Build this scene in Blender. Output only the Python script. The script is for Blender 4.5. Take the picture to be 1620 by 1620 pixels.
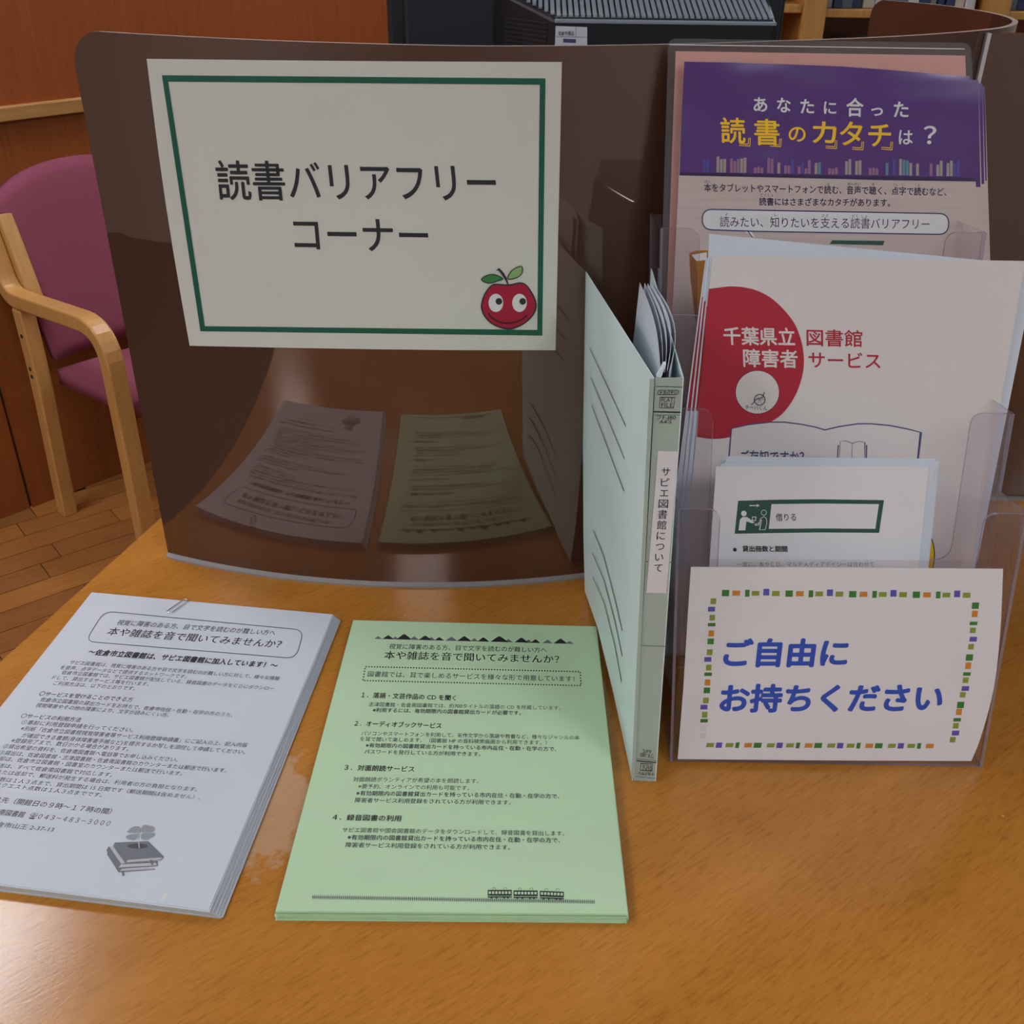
import bpy, bmesh, math, random
import numpy as np
from mathutils import Vector, Matrix
random.seed(7)
rng = np.random.default_rng(5)
for o in list(bpy.data.objects): bpy.data.objects.remove(o, do_unlink=True)
SC = bpy.context.scene; COL = SC.collection
FLOOR = -1.05; CEIL = 1.85

# ------------------------------------------------------------------ camera
CAMP = np.array([0.1407, -0.4034, 0.5236]); PITCH, YAW, ROLL, FPX = 0.5294, 0.0061, 0.0126, 1600.0
def cam_rows():
    cy, sy, cp, sp = math.cos(YAW), math.sin(YAW), math.cos(PITCH), math.sin(PITCH)
    f = np.array([-sy*cp, cy*cp, -sp]); r = np.array([cy, sy, 0.0]); u = np.cross(r, f)
    c, s = math.cos(ROLL), math.sin(ROLL)
    return c*r + s*u, -s*r + c*u, f
CR, CU, CF = cam_rows()
cd = bpy.data.cameras.new('camera'); cam = bpy.data.objects.new('camera', cd); COL.objects.link(cam)
m = Matrix.Identity(4)
for i in range(3):
    m[i][0] = CR[i]; m[i][1] = CU[i]; m[i][2] = -CF[i]; m[i][3] = CAMP[i]
cam.matrix_world = m
cd.sensor_width = 36; cd.lens = 36*FPX/1620; cd.clip_start = 0.01
SC.camera = cam
# ------------------------------------------------------------------ world, exposure, lights
w = bpy.data.worlds.new('world'); SC.world = w; w.use_nodes = True
w.node_tree.nodes['Background'].inputs[0].default_value = (0.9, 0.95, 1, 1)
w.node_tree.nodes['Background'].inputs[1].default_value = 0.05
SC.view_settings.view_transform = 'Standard'; SC.view_settings.look = 'None'
SC.view_settings.gamma = 1; SC.view_settings.exposure = 0.07; SC.view_settings.use_curve_mapping = False
SC.cycles.transparent_max_bounces = 40; SC.cycles.max_bounces = 10
LAMP_E = 18.0
LAMPS = [(-0.2, 3.05), (-1.40, 1.3), (2.6, 1.6), (-1.7, -1.0), (-2.4, .15), (1.6, 3.6), (-.15, -2.4), (1.25, -1.35), (2.8, -2.6), (-2.2, -3.4)]  # some inferred from table glare, others added unseen to brighten folder, notice and room

# ------------------------------------------------------------------ helpers
def link(name, me, parent=None):
    o = bpy.data.objects.new(name, me); COL.objects.link(o)
    if parent: o.parent = parent
    return o
def tag(o, label, cat, group=None, kind=None):
    if label: o['label'] = label
    if cat: o['category'] = cat
    if group: o['group'] = group
    if kind: o['kind'] = kind
    return o
def empty(name, loc, label, cat, group=None):
    # children are built in world coordinates; keep their world place with an inverse matrix
    o = bpy.data.objects.new(name, None); COL.objects.link(o); o.location = loc; o.empty_display_size = 0.05
    return tag(o, label, cat, group)
def put(o, parent):
    o.parent = parent; o.matrix_parent_inverse = Matrix.Translation(parent.location).inverted(); return o
def mesh(name, V, F, mats, parent=None, mi=None, smooth=False, uv=None):
    me = bpy.data.meshes.new(name)
    me.from_pydata([tuple(map(float, v)) for v in V], [], F)
    if not isinstance(mats, (list, tuple)): mats = [mats]
    for q in mats: me.materials.append(q)
    if mi is not None: me.polygons.foreach_set('material_index', mi)
    if smooth: me.polygons.foreach_set('use_smooth', [True]*len(me.polygons))
    me.update()
    o = link(name, me)
    if parent is not None: put(o, parent)
    return o
def boxdata(x0, x1, y0, y1, z0, z1):
    V = [(x, y, z) for x in (x0, x1) for y in (y0, y1) for z in (z0, z1)]
    F = [(0, 1, 3, 2), (4, 6, 7, 5), (0, 4, 5, 1), (2, 3, 7, 6), (0, 2, 6, 4), (1, 5, 7, 3)]
    return V, F
class MB:
    def __init__(s): s.V = []; s.F = []; s.M = []
    def add(s, V, F, mi=0):
        b = len(s.V); s.V += list(V); s.F += [tuple(i+b for i in f) for f in F]; s.M += [mi]*len(F); return s
    def box(s, *a, fr=None, mi=0):
        V, F = boxdata(*a)
        if fr: V = [fr(*v) for v in V]
        return s.add(V, F, mi)
    def tube(s, pts, r, n=10, closed=False):
        pts = [Vector(p) for p in pts]; rings = []; N = len(pts); up = None
        for i, p in enumerate(pts):
            a = pts[i-1] if (i > 0 or closed) else p; b = pts[(i+1) % N] if (i < N-1 or closed) else p
            t = (b-a).normalized()
            if up is None: up = t.orthogonal().normalized()
            up = (up - t*up.dot(t)).normalized(); q = t.cross(up)
            rr = r[i] if isinstance(r, (list, tuple)) else r
            rings.append([tuple(p + up*math.cos(2*math.pi*k/n)*rr + q*math.sin(2*math.pi*k/n)*rr) for k in range(n)])
        V = [v for g in rings for v in g]; F = []
        for i in range(N if closed else N-1):
            j = (i+1) % N
            for k in range(n):
                F.append((i*n+k, i*n+(k+1) % n, j*n+(k+1) % n, j*n+k))
        if not closed: F += [tuple(range(n))[::-1], tuple((N-1)*n+k for k in range(n))]
        return s.add(V, F)
    def build(s, name, mats, parent=None, smooth=False, bevel=0, seg=2):
        o = mesh(name, s.V, s.F, mats, parent, s.M, smooth)
        fix_normals(o)
        if bevel:
            b = o.modifiers.new('bevel', 'BEVEL'); b.width = bevel; b.segments = seg; b.limit_method = 'ANGLE'; b.angle_limit = 0.6
        return o
def fix_normals(o):
    bm = bmesh.new(); bm.from_mesh(o.data); bmesh.ops.recalc_face_normals(bm, faces=bm.faces); bm.to_mesh(o.data); bm.free()
def prism(P3, dvec, mb, mi_face=0, mi_side=0):
    """closed outline P3 (3D) extruded along dvec"""
    n = len(P3); dv = np.array(dvec, float); A = [np.array(p, float) for p in P3]
    V = A + [p+dv for p in A]
    mb.add(V, [tuple(range(n)), tuple(range(2*n-1, n-1, -1))], mi_face)
    b = len(mb.V)-2*n
    for i in range(n):
        j = (i+1) % n; mb.F.append((b+i, b+n+i, b+n+j, b+j)); mb.M.append(mi_side)
def roundpoly(pts, rad, seg=6):
    out = []; n = len(pts)
    for i, p in enumerate(pts):
        r = rad[i] if isinstance(rad, (list, tuple)) else rad
        p = Vector(p); a = Vector(pts[i-1]); b = Vector(pts[(i+1) % n])
        if r <= 0: out.append(tuple(p)); continue
        da = (a-p); db = (b-p); ra = min(r, da.length*.49, db.length*.49)
        A = p+da.normalized()*ra; B = p+db.normalized()*ra
        for k in range(seg+1):
            t = k/seg; out.append(tuple(A*(1-t)**2 + p*2*t*(1-t) + B*t*t))
    return out
# ---- a viewing ray through a measured photograph point, used to place outlines on real surfaces
def rays(UV):
    UV = np.asarray(UV, float).reshape(-1, 2)
    return (UV[:, :1]-810)/FPX*CR + -(UV[:, 1:]-810)/FPX*CU + CF
def project(P):
    q = np.asarray(P, float)-CAMP
    return np.stack([810+FPX*(q@CR)/(q@CF), 810-FPX*(q@CU)/(q@CF)], -1)
class Plane:
    def __init__(s, p0, ex, ey):
        s.p = np.array(p0, float); s.ex = np.array(ex, float); s.ex /= np.linalg.norm(s.ex)
        s.ey = np.array(ey, float); s.ey /= np.linalg.norm(s.ey)
        n = np.cross(s.ex, s.ey); s.n = n/np.linalg.norm(n)
        if s.n@(CAMP-s.p) < 0: s.n = -s.n
    def at(s, UV, off=0.0):
        d = rays(UV); t = ((s.p-CAMP)@s.n)/(d@s.n); return CAMP+d*t[:, None]+s.n*off
    def up(s, uv):
        P = s.at([uv])[0]; a = project(P); b = project(P+s.ey*.002); d = b-a; return d/abs(d[1])
    def shifted(s, d): q = Plane(s.p+s.n*d, s.ex, s.ey); return q
class Cyl:
    def __init__(s, c, r): s.c = np.array(c); s.r = r
    def at(s, UV, off=0.0):
        d = rays(UV); o = CAMP[:2]-s.c; r = s.r+off
        a = (d[:, :2]**2).sum(1); b = d[:, :2]@o; k = o@o-r*r
        t = (-b-np.sqrt(np.maximum(b*b-a*k, 0)))/a; return CAMP+d*t[:, None]
    def up(s, uv):
        P = s.at([uv])[0]; a = project(P); b = project(P+np.array([0, 0, .002])); d = b-a; return d/abs(d[1])

# ------------------------------------------------------------------ materials
def mat(name, col, rough=0.5, spec=0.5, metal=0, coat=0, alpha=1, emit=None, es=0):
    m = bpy.data.materials.new(name); m.use_nodes = True; b = m.node_tree.nodes['Principled BSDF']
    b.inputs['Base Color'].default_value = (*col, 1); b.inputs['Roughness'].default_value = rough
    b.inputs['Specular IOR Level'].default_value = spec; b.inputs['Metallic'].default_value = metal
    b.inputs['Coat Weight'].default_value = coat; b.inputs['Coat Roughness'].default_value = 0.08
    b.inputs['Alpha'].default_value = alpha
    if emit: b.inputs['Emission Color'].default_value = (*emit, 1); b.inputs['Emission Strength'].default_value = es
    return m
def nodes(m): return m.node_tree.nodes, m.node_tree.links, m.node_tree.nodes['Principled BSDF']
def mixc(N, L, fac, a, b, blend='MIX'):
    x = N.new('ShaderNodeMix'); x.data_type = 'RGBA'; x.blend_type = blend
    for inp, v in ((x.inputs[0], fac), (x.inputs[6], a), (x.inputs[7], b)):
        if isinstance(v, (int, float)): inp.default_value = v
        elif isinstance(v, tuple): inp.default_value = (*v, 1)
        else: L.new(v, inp)
    return x.outputs[2]
def ramp(N, L, src, stops):
    r = N.new('ShaderNodeValToRGB'); L.new(src, r.inputs[0]); e = r.color_ramp.elements
    while len(e) < len(stops): e.new(0.5)
    for k, (p, c) in enumerate(stops): e[k].position = p; e[k].color = (*c, 1) if len(c) == 3 else c
    return r.outputs[0]
def coords(N, L, rot=(0, 0, 0), scale=(1, 1, 1), loc=(0, 0, 0), kind='Object'):
    if kind == 'Board':   # world place plus a shift per board
        t = N.new('ShaderNodeNewGeometry'); oi = N.new('ShaderNodeObjectInfo'); ad = N.new('ShaderNodeVectorMath'); ad.operation = 'MULTIPLY_ADD'
        cb = N.new('ShaderNodeCombineXYZ'); L.new(oi.outputs['Random'], cb.inputs[2]); L.new(cb.outputs[0], ad.inputs[0]); ad.inputs[1].default_value = (0, 0, 37); L.new(t.outputs['Position'], ad.inputs[2]); src = ad.outputs[0]
    else: src = N.new('ShaderNodeTexCoord').outputs[kind]
    p = N.new('ShaderNodeMapping'); L.new(src, p.inputs[0]); p.inputs['Rotation'].default_value = rot
    q = N.new('ShaderNodeMapping'); L.new(p.outputs[0], q.inputs[0]); q.inputs['Scale'].default_value = scale; q.inputs['Location'].default_value = loc
    return q.outputs[0]
def noise(N, L, vec, scale, detail=4, rough=.55, dist=0):
    n = N.new('ShaderNodeTexNoise'); L.new(vec, n.inputs['Vector']); n.inputs['Scale'].default_value = scale
    n.inputs['Detail'].default_value = detail; n.inputs['Roughness'].default_value = rough; n.inputs['Distortion'].default_value = dist
    return n.outputs['Fac']
def bump(N, L, b, h, s=.1, d=.001):
    k = N.new('ShaderNodeBump'); k.inputs['Strength'].default_value = s; k.inputs['Distance'].default_value = d
    L.new(h, k.inputs['Height']); L.new(k.outputs[0], b.inputs['Normal'])
def wood(name, dark, mid, light, rot, stretch, rough=.35, coat=0., scale=1.0, kind='Object', spec=.5):
    m = mat(name, mid, rough, spec, coat=coat); N, L, b = nodes(m)
    r1 = coords(N, L, rot, stretch, kind=kind)
    a = noise(N, L, r1, 9*scale, 6, .6, .6); c = ramp(N, L, a, [(.3, dark), (.5, mid), (.72, light)])
    f = noise(N, L, r1, 70*scale, 3, .7); c = mixc(N, L, .35, c, ramp(N, L, f, [(.3, dark), (.7, light)]))
    L.new(c, b.inputs['Base Color']); bump(N, L, b, f, .05, .0005)
    return m
def paper(name, col, rough=.75):
    m = mat(name, col, rough, .3); N, L, b = nodes(m)
    v = coords(N, L); f = noise(N, L, v, 14, 3, .5)
    L.new(mixc(N, L, f, tuple(c*.96 for c in col), tuple(min(1, c*1.03) for c in col)), b.inputs['Base Color'])
    bump(N, L, b, noise(N, L, v, 900, 2), .04, .0002); return m
def plastic(name, tint, rough=.03, glossf=1.0, body=0.0, bodycol=(.5, .5, .55)):
    m = bpy.data.materials.new(name); m.use_nodes = True; N = m.node_tree.nodes; L = m.node_tree.links
    N.remove(N['Principled BSDF']); out = N['Material Output']
    tr = N.new('ShaderNodeBsdfTransparent'); tr.inputs[0].default_value = (*tint, 1)
    gl = N.new('ShaderNodeBsdfGlossy'); gl.inputs['Roughness'].default_value = rough
    ge = N.new('ShaderNodeNewGeometry'); dt = N.new('ShaderNodeVectorMath'); dt.operation = 'DOT_PRODUCT'
    L.new(ge.outputs['Incoming'], dt.inputs[0]); L.new(ge.outputs['Normal'], dt.inputs[1])
    def mth(op, a, v=None):
        q = N.new('ShaderNodeMath'); q.operation = op; L.new(a, q.inputs[0] if op != 'SUBTRACT' else q.inputs[1])
        if v is not None: q.inputs[1 if op != 'SUBTRACT' else 0].default_value = v
        return q.outputs[0]
    sch = mth('ADD', mth('MULTIPLY', mth('POWER', mth('SUBTRACT', mth('ABSOLUTE', dt.outputs['Value']), 1.0), 5.0), .96), .04)
    base = tr.outputs[0]
    if body > 0:
        df = N.new('ShaderNodeBsdfDiffuse'); df.inputs[0].default_value = (*bodycol, 1)
        x0 = N.new('ShaderNodeMixShader'); x0.inputs[0].default_value = body
        L.new(tr.outputs[0], x0.inputs[1]); L.new(df.outputs[0], x0.inputs[2]); base = x0.outputs[0]
    x = N.new('ShaderNodeMixShader'); ml = N.new('ShaderNodeMath'); ml.operation = 'MULTIPLY'; ml.inputs[1].default_value = glossf
    L.new(sch, ml.inputs[0]); ml.use_clamp = True; L.new(ml.outputs[0], x.inputs[0]); L.new(base, x.inputs[1]); L.new(gl.outputs[0], x.inputs[2])
    L.new(x.outputs[0], out.inputs[0]); return m

GR = -0.66   # grain direction of the table veneer
M = {}
# table veneer with its own worn marks
def table_mat():
    m = mat('table_veneer', (.5, .24, .07), .27, .45, coat=.05); N, L, b = nodes(m)
    v = coords(N, L, (0, 0, GR), (1, 7, 1))
    a = noise(N, L, v, 5, 6, .62, .4); c = ramp(N, L, a, [(.25, (.40, .150, .020)), (.5, (.50, .20, .030)), (.75, (.58, .25, .046))])
    v2 = coords(N, L, (0, 0, GR), (9, 75, 1)); f = noise(N, L, v2, 6, 4, .75)
    c = mixc(N, L, .62, c, ramp(N, L, f, [(.34, (.24, .075, .010)), (.46, (.46, .18, .026)), (.55, (.52, .215, .034)), (.7, (.60, .27, .055))]))
    # broad veneer leaves side by side
    v3 = coords(N, L, (0, 0, GR), (0.001, 1, .001)); s = noise(N, L, v3, 7.0, 0, .5)
    c = mixc(N, L, .35, c, ramp(N, L, s, [(.40, (.42, .16, .022)), (.47, (.56, .235, .042)), (.58, (.47, .185, .028))]))
    # worn patch where tape has pulled off the lacquer, between the two stacks
    v4 = coords(N, L); sub = N.new('ShaderNodeVectorMath'); sub.operation = 'SUBTRACT'; L.new(v4, sub.inputs[0]); sub.inputs[1].default_value = (-0.026, 0.085, 0)
    mu = N.new('ShaderNodeVectorMath'); mu.operation = 'MULTIPLY'; L.new(sub.outputs[0], mu.inputs[0]); mu.inputs[1].default_value = (30, 18, 0)
    ln = N.new('ShaderNodeVectorMath'); ln.operation = 'LENGTH'; L.new(mu.outputs[0], ln.inputs[0])
    nn = noise(N, L, v4, 55, 5, .6); ad = N.new('ShaderNodeMath'); ad.operation = 'MULTIPLY_ADD'; L.new(nn, ad.inputs[0]); ad.inputs[1].default_value = 1.6; L.new(ln.outputs['Value'], ad.inputs[2])
    mk = ramp(N, L, ad.outputs[0], [(.0, (1, 1, 1)), (.99, (1, 1, 1)), (1.0, (0, 0, 0))])
    mr = N.new('ShaderNodeMapRange'); L.new(ad.outputs[0], mr.inputs[0]); mr.inputs[1].default_value = 1.55; mr.inputs[2].default_value = 1.75; mr.inputs[3].default_value = .38; mr.inputs[4].default_value = 0
    c = mixc(N, L, mr.outputs[0], c, (.62, .47, .36))
    # tiny pale nicks
    vo = N.new('ShaderNodeTexVoronoi'); L.new(v4, vo.inputs['Vector']); vo.inputs['Scale'].default_value = 30
    nk = N.new('ShaderNodeMapRange'); L.new(vo.outputs['Distance'], nk.inputs[0]); nk.inputs[1].default_value = .018; nk.inputs[2].default_value = .03; nk.inputs[3].default_value = .45; nk.inputs[4].default_value = 0
    c = mixc(N, L, nk.outputs[0], c, (.8, .7, .55))
    L.new(c, b.inputs['Base Color'])
    rr = N.new('ShaderNodeMapRange'); L.new(noise(N, L, v4, 6, 5), rr.inputs[0]); rr.inputs[3].default_value = .12; rr.inputs[4].default_value = .24
    L.new(rr.outputs[0], b.inputs['Roughness'])
    gn = noise(N, L, v4, 420, 2, .5); ma = N.new('ShaderNodeMath'); ma.operation = 'MULTIPLY_ADD'; L.new(gn, ma.inputs[0]); ma.inputs[1].default_value = .5; L.new(f, ma.inputs[2]); bump(N, L, b, ma.outputs[0], .12, .0005)
    return m
M['table'] = table_mat()
M['table_edge'] = wood('table_edge_wood', (.42, .2, .06), (.58, .31, .11), (.68, .40, .17), (0, 0, .25), (1, .15, 1), .35)
M['wall_wood'] = wood('wall_veneer', (.25, .057, .013), (.31, .074, .017), (.37, .095, .024), (0, 0, 0), (7, 7, .5), .38)
M['wall_wood2'] = wood('wall_veneer_lower', (.23, .060, .012), (.29, .080, .016), (.34, .100, .022), (0, 0, 0), (7, 7, .5), .36)
M['rail'] = wood('rail_wood', (.36, .17, .055), (.45, .23, .075), (.52, .29, .10), (0, 0, 0), (.4, .4, 6), .4)
M['beech'] = wood('beech_wood', (.50, .245, .070), (.57, .29, .088), (.64, .345, .115), (0, 0, 0), (5, 5, .7), .33, coat=.15)
M['shelfwood'] = wood('shelf_wood', (.42, .19, .045), (.52, .25, .06), (.6, .31, .09), (0, 0, 0), (5, 5, .6), .4)
M['plank'] = []
for k, (f, g) in enumerate([(1, 1), (.82, .9), (1.12, 1.05), (.9, .95)]):
    M['plank'].append(wood('parquet_%s' % 'abcd'[k], (.26*f, .095*f, .026*g), (.35*f, .135*f, .036*g), (.44*f, .185*f, .054*g), (0, 0, -.6946), (1.2, 9, 1), .32, kind='Board'))
M['gap'] = mat('parquet_joint', (.06, .028, .012), .7)
def panel_mat():
    m = mat('smoked_acrylic', (.072, .034, .022), .010, 1.0); N, L, b = nodes(m)
    b.inputs['IOR'].default_value = 1.62; b.inputs['Specular Tint'].default_value = (1, .80, .72, 1)
    return m
M['panel'] = panel_mat()
M['panel_edge'] = mat('acrylic_edge', (.58, .54, .54), .18, .7)
M['seal'] = mat('grey_seal', (.27, .25, .25), .5)
M['scratch'] = mat('scratch_mark', (.30, .26, .25), .5)
M['chip'] = mat('chipped_edge', (.62, .45, .32), .6)
M['paper'] = paper('white_paper', (.64, .67, .74))
M['paper_warm'] = paper('warm_white_paper', (.65, .63, .56))
M['paper_card'] = paper('card_paper', (.74, .71, .73))
M['paper_pale'] = paper('pale_paper', (.70, .64, .62))
M['paper_edge'] = paper('paper_edge_tone', (.52, .52, .48)); M['green_edge'] = paper('green_edge_tone', (.32, .52, .24))
M['green_paper'] = paper('light_green_paper', (.53, .73, .47))
M['purple'] = mat('purple_print', (.105, .045, .20), .23, .6); N, L, b = nodes(M['purple']); bump(N, L, b, noise(N, L, coords(N, L, scale=(1, 1, 2.2)), 8, 1.5, .5), .65, .02)
M['purple_dk'] = mat('dark_purple_print', (.05, .025, .09), .3)
M['cream_print'] = mat('cream_print', (.57, .46, .42), .38, .5)
N, L, b = nodes(M['cream_print']); wv = noise(N, L, coords(N, L, scale=(1.5, 1.5, 60)), 6, 2); L.new(mixc(N, L, wv, (.52, .41, .375), (.62, .51, .475)), b.inputs['Base Color'])
M['pink'] = mat('pink_paper', (.86, .43, .35), .6)
M['ink'] = mat('black_ink', (.022, .022, .028), .55); M['ink2'] = mat('thin_black_ink', (.07, .075, .09), .6)
M['ink_green'] = mat('dark_green_ink', (.008, .10, .06), .5)
M['ink_red'] = mat('red_ink', (.42, .012, .03), .5); M['ink_red_dk'] = mat('dark_red_ink', (.035, .004, .008), .5)
M['apple_red'] = mat('apple_red_ink', (.38, .006, .035), .5)
M['white_ink'] = mat('white_print', (.72, .70, .70), .5)
M['yellow'] = mat('yellow_print', (.95, .56, .015), .35); M['orange'] = mat('orange_print', (.62, .235, .03), .5); M['olive'] = mat('olive_print', (.24, .32, .045), .5)
M['leafg'] = mat('leaf_green_ink', (.035, .22, .05), .5); M['leafl'] = mat('pale_leaf_ink', (.24, .42, .15), .5)
M['sq_green'] = mat('green_print', (.045, .20, .035), .5); M['sq_violet'] = mat('violet_print', (.10, .09, .42), .5)
M['blue'] = mat('blue_ink', (.028, .085, .47), .5)
M['navy'] = mat('navy_ink', (.06, .06, .16), .5); M['bar'] = mat('bottle_green_print', (.025, .085, .065), .5)
M['grey1'] = mat('grey_print', (.17, .18, .21), .6); M['grey2'] = mat('mid_grey_print', (.30, .31, .34), .6); M['grey3'] = mat('pale_grey_print', (.50, .50, .53), .6); M['ghost'] = mat('show_through_grey', (.64, .61, .62), .7)
M['brownbook'] = mat('book_brown_print', (.30, .11, .02), .4); M['amberbook'] = mat('book_amber_print', (.42, .16, .012), .4)
M['clear'] = plastic('clear_plastic', (.965, .95, .965), .03, 1.0, .007, (.5, .46, .5))
M['clear_edge'] = plastic('plastic_edge', (.60, .55, .68), .12, 1.8, .30, (.55, .50, .62))
M['film'] = plastic('laminate_film', (.98, .975, .975), .1, .8, .02, (.6, .5, .48))
M['sleeve'] = plastic('card_sleeve', (.975, .975, .98), .08, 1.0, .045, (.5, .5, .55))
M['folder'] = paper('folder_card', (.68, .84, .84), .6)
M['spine'] = paper('folder_spine', (.41, .48, .42), .55)
M['folder_line'] = mat('folder_line', (.07, .09, .09), .6)
M['fabric'] = mat('plum_fabric', (.25, .06, .10), .85, .2); N, L, b = nodes(M['fabric'])
L.new(mixc(N, L, noise(N, L, coords(N, L), 260, 2), (.22, .052, .088), (.31, .078, .125)), b.inputs['Base Color']); bump(N, L, b, noise(N, L, coords(N, L), 500, 2), .2, .001)
M['black'] = mat('black_plastic', (.011, .012, .016), .42); M['blueblack'] = mat('slate_plastic', (.018, .023, .032), .38)
M['vent'] = mat('grey_plastic', (.27, .31, .37), .4)
M['steel'] = mat('wire_steel', (.62, .62, .62), .22, metal=1)
M['hole'] = mat('screw_dark', (.02, .015, .012), .6)
M['plaster'] = mat('wall_paint', (.74, .70, .64), .9); M['ceil'] = mat('ceiling_tile', (.72, .72, .70), .9)
M['lamp'] = mat('lamp_diffuser', (.8, .8, .8), .5, emit=(.90, .95, 1.0), es=LAMP_E)
M['frame'] = mat('lamp_frame', (.7, .7, .7), .5)

# ------------------------------------------------------------------ printing on real surfaces
EACH = {'border_square', 'apple_eye', 'apple_pupil', 'leaf_print', 'heading_lettering', 'title_lettering', 'blue_lettering', 'faded_square', 'train_window', 'chipped_spot', 'spine_line', 'ruled_line', 'figure_print'}
ORD = ['first', 'second', 'third', 'fourth', 'fifth', 'sixth', 'seventh', 'eighth', 'ninth', 'tenth', 'eleventh']
class Ink:
    """collects flat print on one sheet; one mesh per (part name, material)"""
    def __init__(s, surf, parent): s.s = surf; s.p = parent; s.d = {}
    def _add(s, key, UV, F, off, lift=None):
        if key[0] in EACH: key = (key[0], key[1], len(s.d))
        P = s.s.at(UV, off)
        if lift is not None and lift.max() > 0:
            P1 = s.s.at(UV[:1], off+.001)[0]-s.s.at(UV[:1], off)[0]
            if isinstance(s.s, Plane): P = P+s.s.n*lift[:, None]
            else: d_ = CAMP-P; P = P+d_/np.linalg.norm(d_, axis=1)[:, None]*lift[:, None]
        k = s.d.setdefault(key, ([], [])); b = len(k[0])
        k[0].extend(P.tolist()); k[1].extend([tuple(int(i)+b for i in f) for f in F])
    def poly(s, pts, mt, off=.0002, name='printed_shape', up=True):
        s._add((name, mt), pts, [tuple(range(len(pts)))], off)
    def strip(s, pts, wd, mt, off=.00025, closed=False, name='printed_line'):
        P = [Vector(p) for p in pts]; n = len(P); Lp = []; Rp = []
        for i, p in enumerate(P):
            a = P[i-1] if (i > 0 or closed) else p; b = P[(i+1) % n] if (i < n-1 or closed) else p
            t = (b-a).normalized(); q = Vector((-t.y, t.x)); k = 1.0
            if (i > 0 or closed) and (i < n-1 or closed):
                t1 = (p-a).normalized(); k = 1/max(.5, abs(t1.dot(t)))
            Lp.append(tuple(p+q*wd/2*k)); Rp.append(tuple(p-q*wd/2*k))
        UV = Lp+Rp; F = [(i, (i+1) % n, n+(i+1) % n, n+i) for i in range(n if closed else n-1)]
        s._add((name, mt), UV, F, off)
    def ell(s, c, rx, ry, mt, off=.0003, n=28, rot=0, name='printed_shape'):
        pts = []
        for k in range(n):
            a = 2*math.pi*k/n; x = rx*math.cos(a); y = ry*math.sin(a)
            pts.append((c[0]+x*math.cos(rot)-y*math.sin(rot), c[1]+x*math.sin(rot)+y*math.cos(rot)))
        s.poly(pts, mt, off, name)
    def rectpx(s, x0, y0, x1, y1, mt, off=.0002, name='printed_shape'):
        s.poly([(x0, y0), (x1, y0), (x1, y1), (x0, y1)], mt, off, name)
    def text(s, txt, p0, p1, h, mt='ink', off=.0003, bold=0., up=None, name='printed_text', ital=0., res=3):
        """ink runs from p0 (left end of the baseline edge) to p1; h = height of a full character, in photograph pixels"""
        V, T = glyphs(txt, 0, res); lift = np.zeros(len(V))
        if bold > .004:
            k = bold*.9; sh = [(-k, 0), (k, 0), (0, -k), (0, k)] if bold > .008 else [(-k, 0), (k, 0)]
            if bold > .02: sh += [(-k*.7, -k*.7), (k*.7, k*.7), (-k*.7, k*.7), (k*.7, -k*.7)]
            n_ = len(V); T = [tuple(i+j*n_ for i in t) for j in range(len(sh)) for t in T]; lift = np.repeat(np.arange(len(sh))*1.2e-5, n_); V = np.concatenate([V+np.array(q) for q in sh])
        x0, x1 = V[:, 0].min(), V[:, 0].max()
        X = (V[:, 0]-x0)/(x1-x0); Y = (V[:, 1]+.083)/.928*h
        p0 = np.array(p0, float); p1 = np.array(p1, float)
        u0 = s.s.up(p0) if up is None else np.array(up); u1 = s.s.up(p1) if up is None else np.array(up)
        U = u0[None]*(1-X[:, None])+u1[None]*X[:, None]
        UV = p0+(p1-p0)*X[:, None]+U*Y[:, None]; UV[:, 0] += ital*Y
        s._add((name, mt), UV, T, off, lift)
    def done(s):
        for kk, (V, F) in s.d.items():
            o = mesh(kk[0], V, F, M[kk[1]], s.p)
            if len(kk) == 2 and len(F) > 1: o['kind'] = 'stuff'   # fine print, too small to pick apart
_tc = {}
def glyphs(txt, bold, res):
    key = (txt, bold, res)
    if key in _tc: return _tc[key]
    c = bpy.data.curves.new('tmp', 'FONT'); c.body = txt; c.size = 1; c.resolution_u = res; c.offset = bold
    o = bpy.data.objects.new('tmp', c); COL.objects.link(o)
    dg = bpy.context.evaluated_depsgraph_get(); me = bpy.data.meshes.new_from_object(o.evaluated_get(dg))
    V = np.empty(len(me.vertices)*3); me.vertices.foreach_get('co', V); V = V.reshape(-1, 3)[:, :2].copy()
    T = [tuple(p.vertices) for p in me.polygons]
    bpy.data.objects.remove(o); bpy.data.curves.remove(c); bpy.data.meshes.remove(me)
    _tc[key] = (V, T); return _tc[key]

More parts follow.
